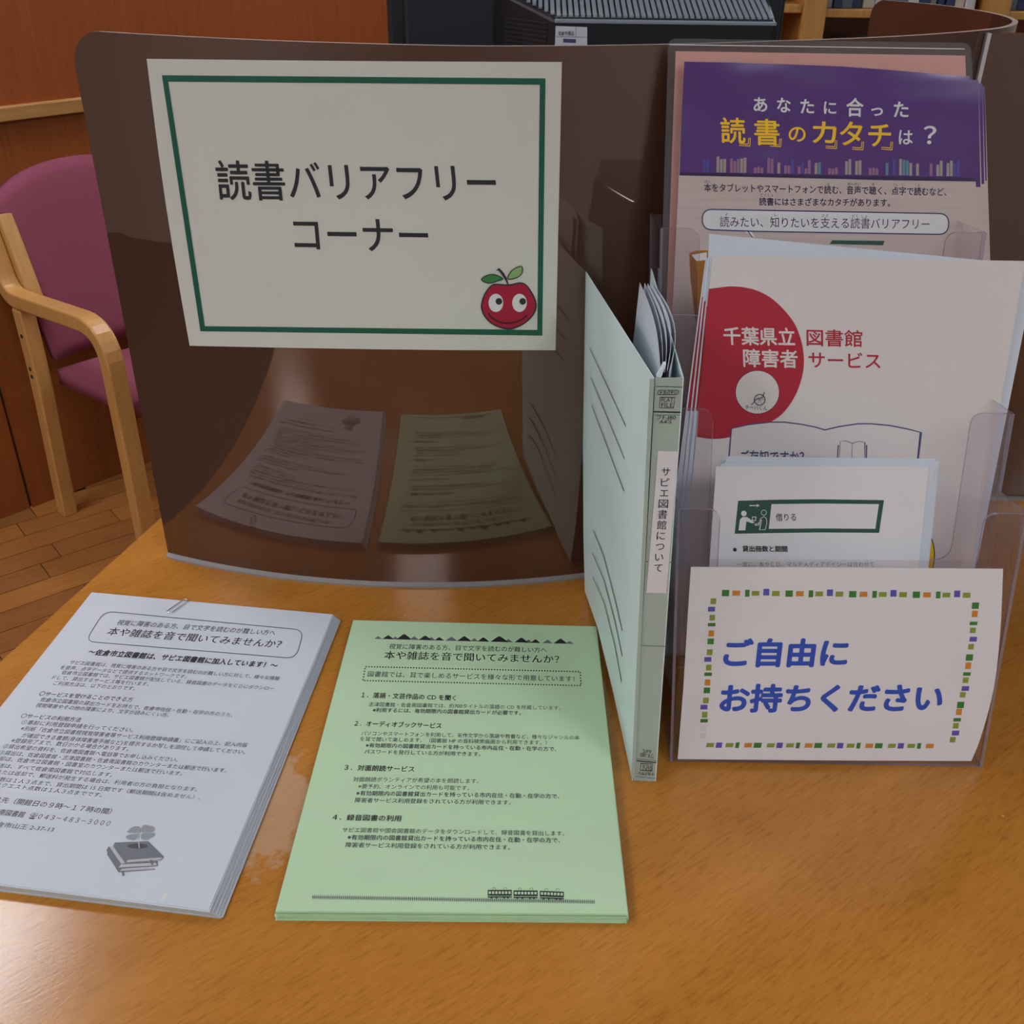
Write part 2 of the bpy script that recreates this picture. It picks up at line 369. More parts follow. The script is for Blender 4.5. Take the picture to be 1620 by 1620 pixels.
def sheet_mesh(surf, px, mt, name, parent=None, thick=.0002, grid=(1, 1), extend=None, back=None):
    """solid thin sheet; px = TL,TR,BR,BL photograph corners on surf; extend = real length in metres measured down from the top edge"""
    nx, ny = grid; TL, TR, BR, BL = [np.array(p, float) for p in px]
    if extend:
        A = surf.at([TL, TR, BR, BL]); dl = (A[3]-A[0]); dr = (A[2]-A[1])
        A[3] = A[0]+dl/np.linalg.norm(dl)*extend; A[2] = A[1]+dr/np.linalg.norm(dr)*extend
        TL, TR, BR, BL = project(A)
    UV = []
    for j in range(ny+1):
        for i in range(nx+1):
            a = i/nx; b = j/ny; UV.append(TL*(1-a)*(1-b)+TR*a*(1-b)+BR*a*b+BL*(1-a)*b)
    F1 = surf.at(UV, 0.0); B1 = surf.at(UV, -thick if not isinstance(surf, Cyl) else thick)
    if isinstance(surf, Plane): B1 = F1-surf.n*thick
    V = list(F1)+list(B1); n = len(F1); F = []; W = nx+1
    for j in range(ny):
        for i in range(nx):
            a = j*W+i; F.append((a, a+W, a+W+1, a+1)); F.append((n+a, n+a+1, n+a+W+1, n+a+W))
    ring = [i for i in range(W)]+[j*W+nx for j in range(1, ny+1)]+[ny*W+i for i in range(nx-1, -1, -1)]+[j*W for j in range(ny-1, 0, -1)]
    for k in range(len(ring)):
        a = ring[k]; b = ring[(k+1) % len(ring)]; F.append((a, b, n+b, n+a))
    o = mesh(name, V, F, M[mt], parent); fix_normals(o)
    return o

# ================================================================== THE SETTING
W0 = np.array([-1.133, 2.523]); NS = np.array([.7636, -.6457]); TD = np.array([.6457, .7636])
def st(s, t, z): p = W0+NS*s+TD*t; return (p[0], p[1], z)
def struct(o, label=None):
    o['kind'] = 'structure'
    if label: o['label'] = label
    return o
floor = MB().box(-.3, 7.2, -6.0, 5.2, FLOOR-.05, FLOOR-.006, fr=st).build('floor', M['gap'])
struct(floor, 'brown wood strip parquet floor under the chair')
# parquet strips: rows run at ~40 degrees, each strip its own board
ang = math.radians(39.8); dx = np.array([math.cos(ang), math.sin(ang)]); dy = np.array([-math.sin(ang), math.cos(ang)])
PW = .0885; shared = {}
def plank_mesh(Lq, k):
    key = (round(Lq, 3), k)
    if key in shared: return shared[key]
    V, F = boxdata(0, Lq-.003, 0, PW-.003, -.02, 0); me = bpy.data.meshes.new('plank'); me.from_pydata(V, [], F); me.materials.append(M['plank'][k]); me.update(); shared[key] = me; return me
row0 = 2.272
for r in range(-9, 6):
    off = row0+r*PW; start = -.55+(r % 3)*.19+random.uniform(-.05, .05); x = start
    while x < 2.3:
        Lq = .48
        p = dx*x+dy*off
        c = p+dx*Lq/2
        s_ = (c-W0)@NS
        if s_ > -.02+.02 and s_ < 2.4 and ((p-W0)@NS) > -.02:
            o = bpy.data.objects.new('plank', plank_mesh(Lq, random.randrange(4))); COL.objects.link(o)
            o.location = (p[0], p[1], FLOOR); o.rotation_euler = (0, 0, ang); put(o, floor)
        x += Lq
# left wall in wood veneer with a rail
wl = MB().box(-.12, -.012, -6, 5.2, FLOOR, CEIL, fr=st).build('wall_left', M['gap']); struct(wl, 'reddish brown wood veneer wall behind the plum chair')
seam_t = (np.array([-1.35, 2.266])-W0)@TD
MB().box(-.012, 0, seam_t+.004, 5.2, FLOOR, .055, fr=st).build('panel', M['wall_wood2'], wl)
MB().box(-.012, -.004, -6, seam_t-.004, FLOOR, .055, fr=st).build('panel', M['wall_wood2'], wl)
MB().box(-.012, 0, -6, 5.2, .085, CEIL, fr=st).build('panel', M['wall_wood'], wl)
rl = MB().box(-.012, .022, -6, 5.2, .052, .088, fr=st).build('trim_1', M['rail'], None, bevel=.003); struct(rl, 'pale wood rail running along the veneer wall')
wb = MB().box(-.3, 7.2, 5.1, 5.2, FLOOR, CEIL, fr=st).build('wall_back', M['plaster']); struct(wb)
wr = MB().box(7.1, 7.2, -6, 5.2, FLOOR, CEIL, fr=st).build('wall_right', M['plaster']); struct(wr)
wf = MB().box(-.3, 7.2, -6.1, -6.0, FLOOR, CEIL, fr=st).build('wall_front', M['plaster']); struct(wf)
ce = MB().box(-.3, 7.2, -6, 5.2, CEIL, CEIL+.1, fr=st).build('ceiling', M['ceil']); struct(ce)
for i, (x, y) in enumerate(LAMPS):
    e = empty('ceiling_light', (x, y, CEIL), 'unseen square white ceiling light panel, one of a set partly added for brightness', 'ceiling light', 'ceiling lights above the counter')
    MB().box(x-.32, x+.32, y-.32, y+.32, CEIL-.03, CEIL).build('frame', M['frame'], e)
    MB().box(x-.29, x+.29, y-.29, y+.29, CEIL-.034, CEIL-.0305).build('diffuser', M['lamp'], e)

# ================================================================== COUNTER TABLE
tb = empty('counter_table', (.4, .4, FLOOR), 'orange beech counter table with scuffed glossy top and lighter rim', 'table')
out = roundpoly([(-.405, -.27), (1.35, -.27), (1.35, 1.15), (-.045, 1.15), (-.185, .6)], [.05, .05, .08, .1, .3])
mb = MB(); prism([(x, y, 0) for x, y in out], (0, 0, -.004), mb); tt = mb.build('tabletop', M['table'], tb)
inn = [(x, y) for x, y in out]
mb = MB(); c0 = np.mean(np.array(out), 0)
def grow(p, d): q = np.array(p)-c0; return tuple(c0+q*(1+d/np.linalg.norm(q)))
prism([(*grow(p, .0015), -.0043) for p in out], (0, 0, -.030), mb); mb.build('edge_band', M['table_edge'], tb, bevel=.002)
mb = MB(); mb.box(-.16, -.13, -.1, .9, FLOOR, -.0345).build('side_panel', M['table_edge'], tb)
MB().box(1.15, 1.18, -.1, .9, FLOOR, -.0345).build('side_panel', M['table_edge'], tb)
MB().box(-.13, 1.15, .55, .57, FLOOR+.1, -.0345).build('modesty_panel', M['table_edge'], tb)

# ================================================================== SMOKED PANELS
CC = np.array([.04364, 1.00247]); RR = .64711; PH = .4485
cyl = Cyl(CC, RR)
plan = []
a0 = math.atan2(.3960-CC[1], -.190-CC[0]); a1 = math.atan2(.413-CC[1], .312-CC[0])
for k in range(31):
    a = a0+(a1-a0)*k/30; plan.append((CC[0]+RR*math.cos(a), CC[1]+RR*math.sin(a)))
def cr(P, n):
    o = []; P = [Vector(p) for p in P]
    for i in range(1, len(P)-2):
        for k in range(n):
            t = k/n; a, b, c, d = P[i-1:i+3]
            o.append(tuple(.5*((2*b)+(c-a)*t+(2*a-5*b+4*c-d)*t*t+(3*b-a-3*c+d)*t**3)))
    return o
tailpts = [plan[-2], plan[-1], (.40, .452), (.48, .500), (.555, .565), (.600, .65), (.612, .75), (.595, .85), (.545, .93), (.53, .95)]
plan_t = cr([Vector(p) for p in tailpts], 8)
full = plan+plan_t[8*0+1:]
def curved_panel(path, name, parent, th=.005, hz=PH, r0=.016, r1=.016):
    """vertical sheet along a plan path, its top corners rounded"""
    P = [Vector(p) for p in path]; n = len(P); s = [0]
    for i in range(1, n): s.append(s[-1]+(P[i]-P[i-1]).length)
    S = s[-1]; xs = sorted(set([round(x, 5) for x in s]+[round(r0*(1-math.cos(k*math.pi/16)), 5) for k in range(9)]+[round(S-r1*(1-math.cos(k*math.pi/16)), 5) for k in range(9)]))
    def at(x):
        for i in range(n-1):
            if x <= s[i+1]+1e-6:
                t = (x-s[i])/(s[i+1]-s[i]); p = P[i].lerp(P[i+1], t); d = (P[i+1]-P[i]).normalized(); return p, Vector((-d.y, d.x))
        return P[-1], Vector((-(P[-1]-P[-2]).normalized().y, (P[-1]-P[-2]).normalized().x))
    V = []; F = []; MI = []
    for x in xs:
        p, q = at(x); hz_ = hz+.0035*max(0, 1-x/.30); h = hz_
        if x < r0: h = hz_-r0+math.sqrt(max(0, r0*r0-(r0-x)**2))
        if S-x < r1: h = hz-r1+math.sqrt(max(0, r1*r1-(r1-(S-x))**2))
        a = p; b = p+q*th
        c4 = [(a.x, a.y, .0005), (a.x, a.y, h), (b.x, b.y, h), (b.x, b.y, .0005)]; V += c4+c4
    for i in range(len(xs)-1):
        for k, mi in ((0, 0), (1, 1), (2, 0), (3, 0)):
            j = 0 if k in (0, 2) else 4
            F.append((i*8+j+k, i*8+j+(k+1) % 4, i*8+8+j+(k+1) % 4, i*8+8+j+k)); MI.append(mi)
    e = (len(xs)-1)*8; F += [(7, 6, 5, 4), (e+4, e+5, e+6, e+7)]; MI += [1, 1]
    V = list(V); o = mesh(name, V, F, [M['panel'], M['panel_edge']], parent, MI)
    bm = bmesh.new(); bm.from_mesh(o.data); bm.normal_update()
    bm.faces.ensure_lookup_table()
    for i in range(len(xs)-1):
        p, q = at((xs[i]+xs[i+1])/2); q3 = Vector((q.x, q.y, 0))
        for k, want in ((0, -q3), (1, Vector((0, 0, 1))), (2, q3), (3, Vector((0, 0, -1)))):
            f = bm.faces[i*4+k]
            if f.normal.dot(want) < 0: f.normal_flip()
    bm.to_mesh(o.data); bm.free()
    for p in o.data.polygons: p.use_smooth = abs(p.normal.z) < .3 and p.material_index == 0
    return o
pp = empty('partition_screen', (.04, .36, 0), 'glossy dark brown acrylic screen curving across the counter behind the papers', 'partition')
curved_panel(full, 'screen_sheet', pp, r0=.026)
mb = MB(); n = 0
sl = [(p[0], p[1]) for p in full[:60]]
V = []; F = []
for i, p in enumerate(sl):
    d = Vector(sl[min(i+1, len(sl)-1)])-Vector(sl[max(i-1, 0)]); d.normalize(); q = Vector((d.y, -d.x))
    a = Vector(p)+q*.0035; b = Vector(p)
    V += [(a.x, a.y, 0), (a.x, a.y, .0018), (b.x, b.y, .0042), (b.x, b.y, 0)]
    if i: F += [((i-1)*4+k, (i-1)*4+(k+1) % 4, i*4+(k+1) % 4, i*4+k) for k in range(4)]
F += [(0, 1, 2, 3)]
o = mesh('base_seal', V, F, M['seal'], pp); fix_normals(o); o['label'] = 'grey sealing bead along the foot of the screen'
ik = Ink(cyl, pp)
for x, y, l, s in [(352, 575, 34, -1.5), (372, 568, 26, 2), (365, 582, 38, 1), (400, 572, 20, 2.5), (308, 643, 14, 4), (325, 652, 10, 2), (352, 651, 8, 3), (388, 580, 22, -1), (410, 566, 5, 8), (160, 298, 9, 2), (265, 815, 6, 3)]:
    if x > 150: ik.strip([(x-l/2, y-s/2), (x, y+.6), (x+l/2, y+s/2)], .9, 'scratch', off=-.0004, name='scratch_mark')
for x, y in [(291, 884), (300, 881), (320, 887), (463, 911), (538, 919), (760, 922), (900, 912)]:
    ik.poly([(x-5, y-1), (x+1, y-3), (x+6, y+1), (x+2, y+2.5)], 'chip', off=-.0004, name='chipped_spot')
for x, y in [(441, 823), (528, 838), (541, 701), (484, 817), (329, 835), (311, 845), (287, 838), (286, 873)]:
    ik.ell((x, y), 1.3, 1.2, 'scratch', off=-.0004, n=6, name='fleck')
ik.done()
p2 = empty('partition_screen', (.8, .53, 0), 'flat dark brown acrylic screen branching off to the right of the curved one', 'partition')
mb = MB(); mb.box(.5305, 1.25, .5345, .5395, .0005, PH-.002).build('screen_sheet', M['panel'], p2)
mb = MB(); mb.box(.527, .5303, .5315, .5425, .0005, PH-.002).build('edge_strip', M['panel_edge'], p2)
MB().box(.535, 1.25, .531, .5344, 0, .004).build('base_seal', M['seal'], p2)

# ---- the notice on the curved screen
sg = empty('corner_notice', tuple(cyl.at([(590, 550)])[0]), 'white notice with green border and large black lettering, taped to the curved brown screen', 'notice')
def sgat(x, y): return (x, y)
surf = Cyl(CC, RR+.0008)
UVt = [(232, 93), (400, 95), (560, 96.5), (725, 97.5), (889, 98)]; UVb = [(300, 547), (445, 550), (590, 552.5), (735, 554), (879, 554)]
V = []; F = []; nx = 24
def lerp_list(Ls, a):
    f = a*(len(Ls)-1); i = min(int(f), len(Ls)-2); t = f-i; return np.array(Ls[i])*(1-t)+np.array(Ls[i+1])*t
UV = []
for j in range(7):
    for i in range(nx+1):
        a = i/nx; b = j/6; q = lerp_list(UVt, a)*(1-b)+lerp_list(UVb, a)*b
        q[0] -= 7*math.sin(math.pi*b)*(1-a)*.6; UV.append(q)
Fp = surf.at(UV, 0); Bp = surf.at(UV, -.0003)
# cylinder radius grows away from the viewer's side axis -> keep the sheet just in front of the screen
V = list(Fp)+list(Bp); W = nx+1; n = len(Fp)
for j in range(6):
    for i in range(nx):
        a = j*W+i; F += [(a, a+W, a+W+1, a+1), (n+a, n+a+1, n+a+W+1, n+a+W)]
ring = list(range(W))+[j*W+nx for j in range(1, 7)]+[6*W+i for i in range(nx-1, -1, -1)]+[j*W for j in range(5, 0, -1)]
F += [(ring[k], ring[(k+1) % len(ring)], n+ring[(k+1) % len(ring)], n+ring[k]) for k in range(len(ring))]
o = mesh('sheet', V, F, M['paper_warm'], sg); fix_normals(o); sg_sheet = o
sC = Cyl(CC, RR+.0008)
ik = Ink(sC, sg_sheet)
oi = .0003
def wpx(a, b): return [np.array(a)+(np.array(b)-np.array(a))*k/16 for k in range(17)]
def band(outer, inner, mt, nm):
    for k in range(4):
        A = wpx(outer[k], outer[(k+1) % 4]); B = wpx(inner[k], inner[(k+1) % 4])
        for i in range(16): ik.poly([A[i], A[i+1], B[i+1], B[i]], mt, oi, nm)
band([(256, 119), (863, 124), (858, 531), (317, 524)], [(266, 129), (854, 134), (850, 522), (324, 516)], 'ink_green', 'green_border')
ik.text('読書バリアフリー', (346, 316), (788, 320), 62, 'ink', oi, bold=.012, up=(-.11, -1), res=6)
ik.text('コーナー', (467, 398), (680, 401), 57, 'ink', oi, bold=.012, up=(-.09, -1), res=6)
def az(x, y): return (740+x*140/1620, 410+y*140/1620)
def azl(L): return [az(*p) for p in L]
body = azl(cr([Vector(p) for p in [(400, 520), (500, 460), (740, 475), (960, 435), (1070, 480), (1160, 600), (1230, 740), (1250, 880), (1200, 1010), (1090, 1130), (950, 1220), (780, 1275), (600, 1250), (430, 1170), (310, 1040), (255, 900), (260, 800), (310, 650), (400, 520), (500, 460), (740, 475)]], 4))
ik.poly(body, 'apple_red', .0006, 'apple_print')
ik.strip(body, 2.2, 'ink', .0008, True, 'apple_outline')
lf = azl(cr([Vector(p) for p in [(350, 300), (250, 370), (330, 425), (430, 435), (540, 400), (640, 365), (560, 305), (450, 280), (350, 300), (250, 370), (330, 425)]], 4))
ik.poly(lf, 'leafg', .0006, 'leaf_print'); ik.strip(lf, 1.5, 'ink', .0008, True, 'apple_outline')
lf = azl(cr([Vector(p) for p in [(780, 240), (735, 360), (850, 355), (960, 300), (1000, 220), (985, 135), (880, 160), (780, 240), (735, 360), (850, 355)]], 4))
ik.poly(lf, 'leafl', .0006, 'leaf_print'); ik.strip(lf, 1.5, 'ink', .0008, True, 'apple_outline')
ik.poly(azl([(510, 210), (575, 160), (660, 250), (715, 350), (750, 460), (725, 460), (690, 385), (620, 280), (555, 205)]), 'ink', .0008, 'stem_print')
for cx, px_ in ((515, 570), (948, 1005)):
    ik.ell(az(cx, 800), 11.6, 14.4, 'white_ink', .0008, name='apple_eye'); ik.ell(az(px_, 773), 5.3, 5.3, 'ink', .0010, n=18, name='apple_pupil')
ik.strip(azl(cr([Vector(p) for p in [(340, 900), (380, 990), (440, 1070), (600, 1155), (740, 1172), (880, 1150), (1010, 1090), (1100, 1010), (1120, 980)]], 4)), 2.2, 'ink_red_dk', .0008, False, 'apple_smile')
ik.done()

# ================================================================== PAPER STACKS ON THE COUNTER
def stack(px, ztop, layers, mt, rootname, label_top, label_rest, cat, group, ey, spread, thick, mt2):
    surf = Plane((0, 0, ztop), (1, 0, 0), ey)
    top = empty(rootname, tuple(surf.at([px[3]])[0]), label_top, cat)
    if len(px) == 4 and px[3] is None: pass
    top_sheet = sheet_mesh(surf, px, mt, 'sheet', top, thick=.0003)
    A = surf.at(px)
    for k in range(layers):
        z = ztop-.0004-(ztop-.0004)*(k+1)/(layers)
        zt = z+(ztop-.0004)/layers-.00008
        ox, oy, rr = spread(k)
        c = A.mean(0); cs, sn = math.cos(rr), math.sin(rr); Q = []
        for p in A:
            q = p[:2]-c[:2]; Q.append((c[0]+q[0]*cs-q[1]*sn+ox, c[1]+q[0]*sn+q[1]*cs+oy))
        mb = MB(); prism([(x, y, zt) for x, y in Q], (0, 0, (z-zt)*.72), mb)
        o = mb.build(rootname, M[mt2 if k % 2 else mt]); tag(o, label_rest % ORD[k], cat, group)
    return surf, top_sheet
sW0 = Plane((0, 0, .0075), (1, 0, 0), (0, 1, 0))
Aw = sW0.at([(145, 937), (527, 972), (330, 1440)]); BLw = Aw[0]+(Aw[2]-Aw[1])*1.0
BLpx = tuple(project(BLw))
eyw = (Aw[0]-BLw); PXW = [(145, 937), (527, 972), (330, 1440), BLpx]
offw = [(.0008, -.001, 0), (-.0005, -.0006, .002), (.0022, .0, .002), (.0012, -.0008, .001), (.0038, -.0003, .003), (.0026, -.0006, .002), (.0052, -.0004, .004), (.0040, 0, .004), (.0068, -.0005, .006), (.0056, -.0008, .005)]
surfW, topW = stack(PXW, .0075, 10, 'paper', 'printed_handout', 'top sheet of the white handout stack, with rounded title box and clover picture', '%s white sheet below the clover handout in the left stack', 'handout', 'white sheets under the clover handout', eyw, lambda k: offw[k], .0006, 'paper_edge')
ik = Ink(surfW, topW)
def rr_px(pts, rad, wd, mt, nm='title_box'):
    ik.strip(roundpoly([Vector(p) for p in pts], rad, 6), wd, mt, .0002, True, nm)
rr_px([(165, 967), (481, 997), (468, 1042), (135, 1015)], 16, 1.1, 'ink2')
T = ik.text
T('視覚に障害のある方、目で文字を読むのが難しい方へ', (183, 989), (434, 1006), 8.6, 'ink2')
T('本や雑誌を音で聞いてみませんか？', (167, 1005), (442, 1026), 12.5, 'ink', bold=.006)
T('～佐倉市立図書館は、サピエ図書館に加入しています！～', (137, 1036), (437, 1058), 9.2, 'ink', bold=.028)
def body_lines(L, h, mt='ink2', bold=0.0):
    h *= .80
    for t_, a, b_ in L: T(t_, a, b_, h, mt, bold=bold, res=2)
body_lines([('サピエ図書館は、視覚に障害のある方や目で文字を読むのが難しい方に対して、様々な情報', (109, 1051), (441, 1077)),
 ('を音声、点字データなどで提供するネットワークです。', (94, 1059), (294, 1074)),
 ('佐倉市立図書館では、サピエ図書館が配信している、録音図書のデータをＣＤにダウンロー', (96, 1067), (432, 1093)),
 ('ドして、貸出するサービス等を行います。', (81, 1075), (234, 1086)),
 ('ご利用方法は、以下のとおりです。', (83, 1084), (212, 1093))], 7.8)
body_lines([('〇サービスを受けることのできる方', (60, 1101), (208, 1111))], 9, 'ink', .006)
body_lines([('佐倉市立図書館の貸出カードをお持ちで、佐倉市在住・在勤・在学の方のうち、', (62, 1110), (367, 1135)),
 ('視覚障害やその他の障害により、文字が読みにくい方。', (55, 1119), (266, 1135))], 8.4)
body_lines([('〇サービスの利用方法', (31, 1136), (126, 1143))], 9, 'ink', .006)
body_lines([('①事前に利用登録申請を行ってください。', (32, 1146), (209, 1159)),
 ('※別紙「佐倉市立図書館視覚障害者等サービス利用登録申請書」にご記入の上、記入内容', (31, 1156), (390, 1183)),
 ('が確認できる書類(身体障害者手帳など)を提示するか写しを添付して申請してください。', (33, 1167), (387, 1194)),
 ('※登録完了まで、数日かかる場合があります。', (16, 1175), (202, 1189)),
 ('②貸出希望の資料を、佐倉南図書館へ電話等でお申し込みください。', (3, 1184), (280, 1206)),
 ('③貸出は、佐倉図書館・志津図書館・佐倉南図書館のカウンターまたは郵送で行います。', (-3, 1194), (357, 1223)),
 ('④返却は、佐倉市立図書館・図書室のカウンターまたは郵送で行います。', (-22, 1202), (287, 1228)),
 ('⑤郵送は、すべて佐倉南図書館で対応します。', (-24, 1213), (176, 1230)),
 ('⑥貸出または返却で、郵送料が発生する場合は、利用者の方の負担となります。', (-38, 1222), (311, 1253)),
 ('⑦貸出点数は１人３点まで、貸出期間は 15 日間です（郵送期間は含めません）。', (-42, 1233), (316, 1266)),
 ('⑧リクエスト点数は１人３点までです。', (-20, 1244), (160, 1262))], 8.8)
body_lines([('【お問い合わせ先（開館日の９時～１７時の間）', (-78, 1262), (174, 1289)), ('佐倉市立佐倉南図書館', (-66, 1282), (36, 1294)), ('☎０４３－４８３－３０００', (44, 1295), (172, 1308))], 11.5, 'ink', .003)
body_lines([('佐倉市山王 2-37-13', (-20, 1307), (83, 1317))], 10, 'ink2')
def bz(x, y): return (150+x*130/1620, 1290+y*110/1371)
def bzl(L): return [bz(*p) for p in L]
P = ik.poly
P(bzl([(240, 770), (270, 700), (520, 1010), (520, 1060), (1180, 1060), (1200, 1075), (470, 1130)]), 'grey1', .0002, 'book_picture')
P(bzl([(230, 690), (270, 620), (370, 625), (600, 940), (1240, 900), (1250, 1000), (470, 1050), (250, 740)]), 'grey1', .00022, 'book_picture')
P(bzl([(290, 625), (370, 630), (600, 945), (520, 960)]), 'grey3', .00026, 'book_picture')
P(bzl([(520, 970), (1200, 940), (1230, 990), (470, 1035)]), 'grey3', .00026, 'book_picture')
P(bzl([(530, 1065), (1170, 1035), (1190, 1060), (490, 1105)]), 'grey3', .00026, 'book_picture')
P(bzl([(510, 1030), (1240, 990), (1250, 1005), (500, 1060)]), 'grey1', .00028, 'book_picture')
P(bzl([(360, 610), (400, 540), (1060, 515), (1370, 825), (1310, 890), (600, 945)]), 'grey1', .0003, 'book_picture')
P(bzl([(620, 935), (650, 885), (1330, 835), (1305, 880)]), 'grey3', .00034, 'book_picture')
P(bzl([(440, 560), (1040, 535), (1320, 820), (660, 870)]), 'grey1', .00034, 'book_picture')
P(bzl([(525, 1100), (575, 1095), (590, 1195), (545, 1200)]), 'grey1', .00034, 'book_picture')
P(bzl([(1090, 885), (1120, 875), (1165, 985), (1120, 985)]), 'grey1', .00036, 'book_picture')
ik.ell(bz(845, 612), 16, 4.2, 'ink2', .00038, name='book_picture')
for L_ in [[(900, 350), (900, 230), (800, 215), (700, 260), (680, 295), (620, 325), (670, 355), (780, 355)], [(910, 345), (930, 220), (1000, 185), (1060, 210), (1150, 215), (1200, 275), (1130, 325), (1000, 345)],
           [(890, 370), (720, 375), (620, 410), (610, 450), (670, 490), (780, 495), (860, 430)], [(915, 365), (1040, 350), (1190, 350), (1190, 400), (1080, 455), (1020, 495), (910, 480)]]:
    P(bzl([tuple(v) for v in roundpoly(L_, 40, 3)]), 'grey2', .0004, 'clover_picture')
ik.strip(bzl([(885, 370), (870, 480), (868, 560), (880, 655)]), 1.6, 'grey3', .00045, name='clover_picture')
P([(252, 1425), (262, 1413), (267, 1414), (257, 1427)], 'white_ink', .0002, 'worn_spot')
ik.done()
# paper clip on the top edge
pc = empty('paper_clip', tuple(surfW.at([(280, 960)])[0]), 'small steel wire paper clip on the top edge of the white handouts', 'paper clip')
cl = surfW.at([(264, 967), (291, 950), (297, 950), (298, 954), (276, 969), (268, 971), (264, 969)], .0009)
c2 = roundpoly([Vector(p) for p in surfW.at([(263, 969), (292, 949), (299, 951), (270, 972)], .0009)], .002, 4)
mbt = MB(); mbt.tube([tuple(v) for v in c2], .00045, 8, closed=True); mbt.build('wire', M['steel'], pc, smooth=True)

offg = [(.0005, -.0004, 0), (-.0006, -.0008, .001), (.0006, -.0012, -.001), (0, -.0006, .002), (-.0008, -.0014, 0), (.0008, -.001, .001), (-.0003, -.0016, -.002), (.0004, -.0012, 0), (-.0005, -.0018, .001)]
PXG = [(559, 981), (943, 991), (993, 1446), (436, 1441)]
sG0 = Plane((0, 0, .0065), (1, 0, 0), (0, 1, 0)); Ag = sG0.at(PXG)
surfG, topG = stack(PXG, .0065, 9, 'green_paper', 'printed_handout', 'top sheet of the light green handout stack, with mountain border and little train', '%s light green sheet below the train handout', 'handout', 'green sheets under the train handout', (Ag[0]+Ag[1]-Ag[2]-Ag[3]), lambda k: offg[k], .0006, 'green_edge')
# perspective-true character slant per place on the sheet: between its left and right edges
el = Ag[0]-Ag[3]; er = Ag[1]-Ag[2]
ik = Ink(surfG, topG); T = ik.text; P = ik.poly
random.seed(3)
mx0, my0, mx1, my1 = 592, 1011, 909, 1019
def mp(f, h): return (mx0+(mx1-mx0)*f, my0+(my1-my0)*f-h)
for c_, w_, h_, mt in [(.02, .02, 4, 'grey1'), (.07, .03, 6, 'ink'), (.105, .02, 4, 'grey1'), (.15, .04, 8.5, 'ink'), (.20, .025, 5, 'grey1'), (.255, .035, 7, 'ink'), (.285, .02, 5, 'grey1'), (.325, .025, 5, 'ink'), (.385, .03, 6, 'grey1'),
                   (.45, .037, 7.5, 'ink'), (.50, .02, 4.5, 'grey1'), (.545, .03, 6.5, 'ink'), (.625, .045, 9, 'ink'), (.67, .022, 4.5, 'grey1'), (.735, .035, 7.5, 'ink'), (.77, .02, 5, 'grey1'), (.805, .025, 5.5, 'ink'), (.865, .025, 5, 'grey1'), (.93, .035, 7.5, 'ink'), (.975, .022, 4, 'grey1')]:
    P([mp(c_-w_, 0), mp(c_+w_, 0), mp(c_+w_*.1, h_), mp(c_-w_*.1, h_)], mt, .0002+random.random()*.0001, 'mountain_border')
T('視覚に障害のある方、目で文字を読むのが難しい方へ', (615, 1027), (865, 1033), 8.4, 'ink2', bold=.004)
T('本や雑誌を音で聞いてみませんか？', (607, 1043), (885, 1050), 13, 'ink', bold=.008)
q = [(578, 1055), (918, 1063), (919, 1085), (574, 1077)]
for k in range(4):
    a, b_ = np.array(q[k]), np.array(q[(k+1) % 4]); Ln = np.linalg.norm(b_-a); n_ = int(Ln/4.4)
    for i in range(n_): c_ = a+(b_-a)*(i+.3)/n_; P([c_+(-1, -1), c_+(1, -1), c_+(1, .9), c_+(-1, .9)], 'ink', .0002, 'dotted_box')
T('図書館では、耳で楽しめるサービスを様々な形で用意しています！', (581, 1071), (909, 1079), 9, 'ink2')
def G(t_, a, b_, h, mt='ink2', bold=.003): T(t_, a, b_, h*.87, mt, bold=bold, res=2)
G('１．落語・文芸作品の CD を聞く', (571, 1104), (721, 1109), 10, 'ink', .014)
G('志津図書館・佐倉南図書館では、約700タイトルの落語の CD を所蔵しています。', (583, 1118), (887, 1124), 8)
G('※利用するには、有効期限内の図書館貸出カードが必要です。', (589, 1127), (824, 1132), 8, bold=.012)
G('２．オーディオブックサービス', (560, 1149), (698, 1153), 10, 'ink', .014)
G('パソコンやスマートフォンを利用して、名作文学から落語や教養など、様々なジャンルの本', (571, 1164), (917, 1171), 8.2)
G('を耳で聞いて楽しめます。（図書館 HP の資料検索画面から利用できます。）', (569, 1173), (865, 1179), 8.2)
G('※有効期限内の図書館貸出カードを持っている市内在住・在勤・在学の方で、', (578, 1183), (880, 1189), 8.2, bold=.012)
G('パスワードを発行している方が利用できます。', (576, 1193), (760, 1197), 8.2, bold=.008)
G('３．対面朗読サービス', (544, 1219), (655, 1222), 10.5, 'ink', .014)
G('対面朗読ボランティアが希望の本を朗読します。', (558, 1237), (757, 1240), 8.8)
G('※要予約、オンラインでの利用も可能です。', (566, 1248), (742, 1251), 8.6)
G('※有効期限内の図書館貸出カードを持っている市内在住・在勤・在学の方で、', (563, 1259), (885, 1264), 8.8, bold=.012)
G('障害者サービス利用登録をされている方が利用できます。', (561, 1270), (808, 1274), 8.8, bold=.008)
G('４．録音図書の利用', (525, 1298), (634, 1300), 11, 'ink', .014)
G('サピエ図書館や国会図書館のデータをダウンロードして、録音図書を貸出します。', (541, 1317), (893, 1323), 9)
G('※有効期限内の図書館貸出カードを持っている市内在住・在勤・在学の方で、', (549, 1329), (886, 1334), 9.4, bold=.012)
G('障害者サービス利用登録をされている方が利用できます。', (546, 1341), (807, 1345), 9.4, bold=.008)
for i in range(148):
    f = i/147; x = 495+(940-495)*f; y = 1416.5+7.5*f; P([(x-.5, y), (x+.5, y), (x+.5, y+6), (x-.5, y+6)], 'ink2', .0002, 'rail_track_print')
ik.strip([(494, 1419.5), (940, 1427)], .5, 'ink2', .0002, name='rail_track_print')
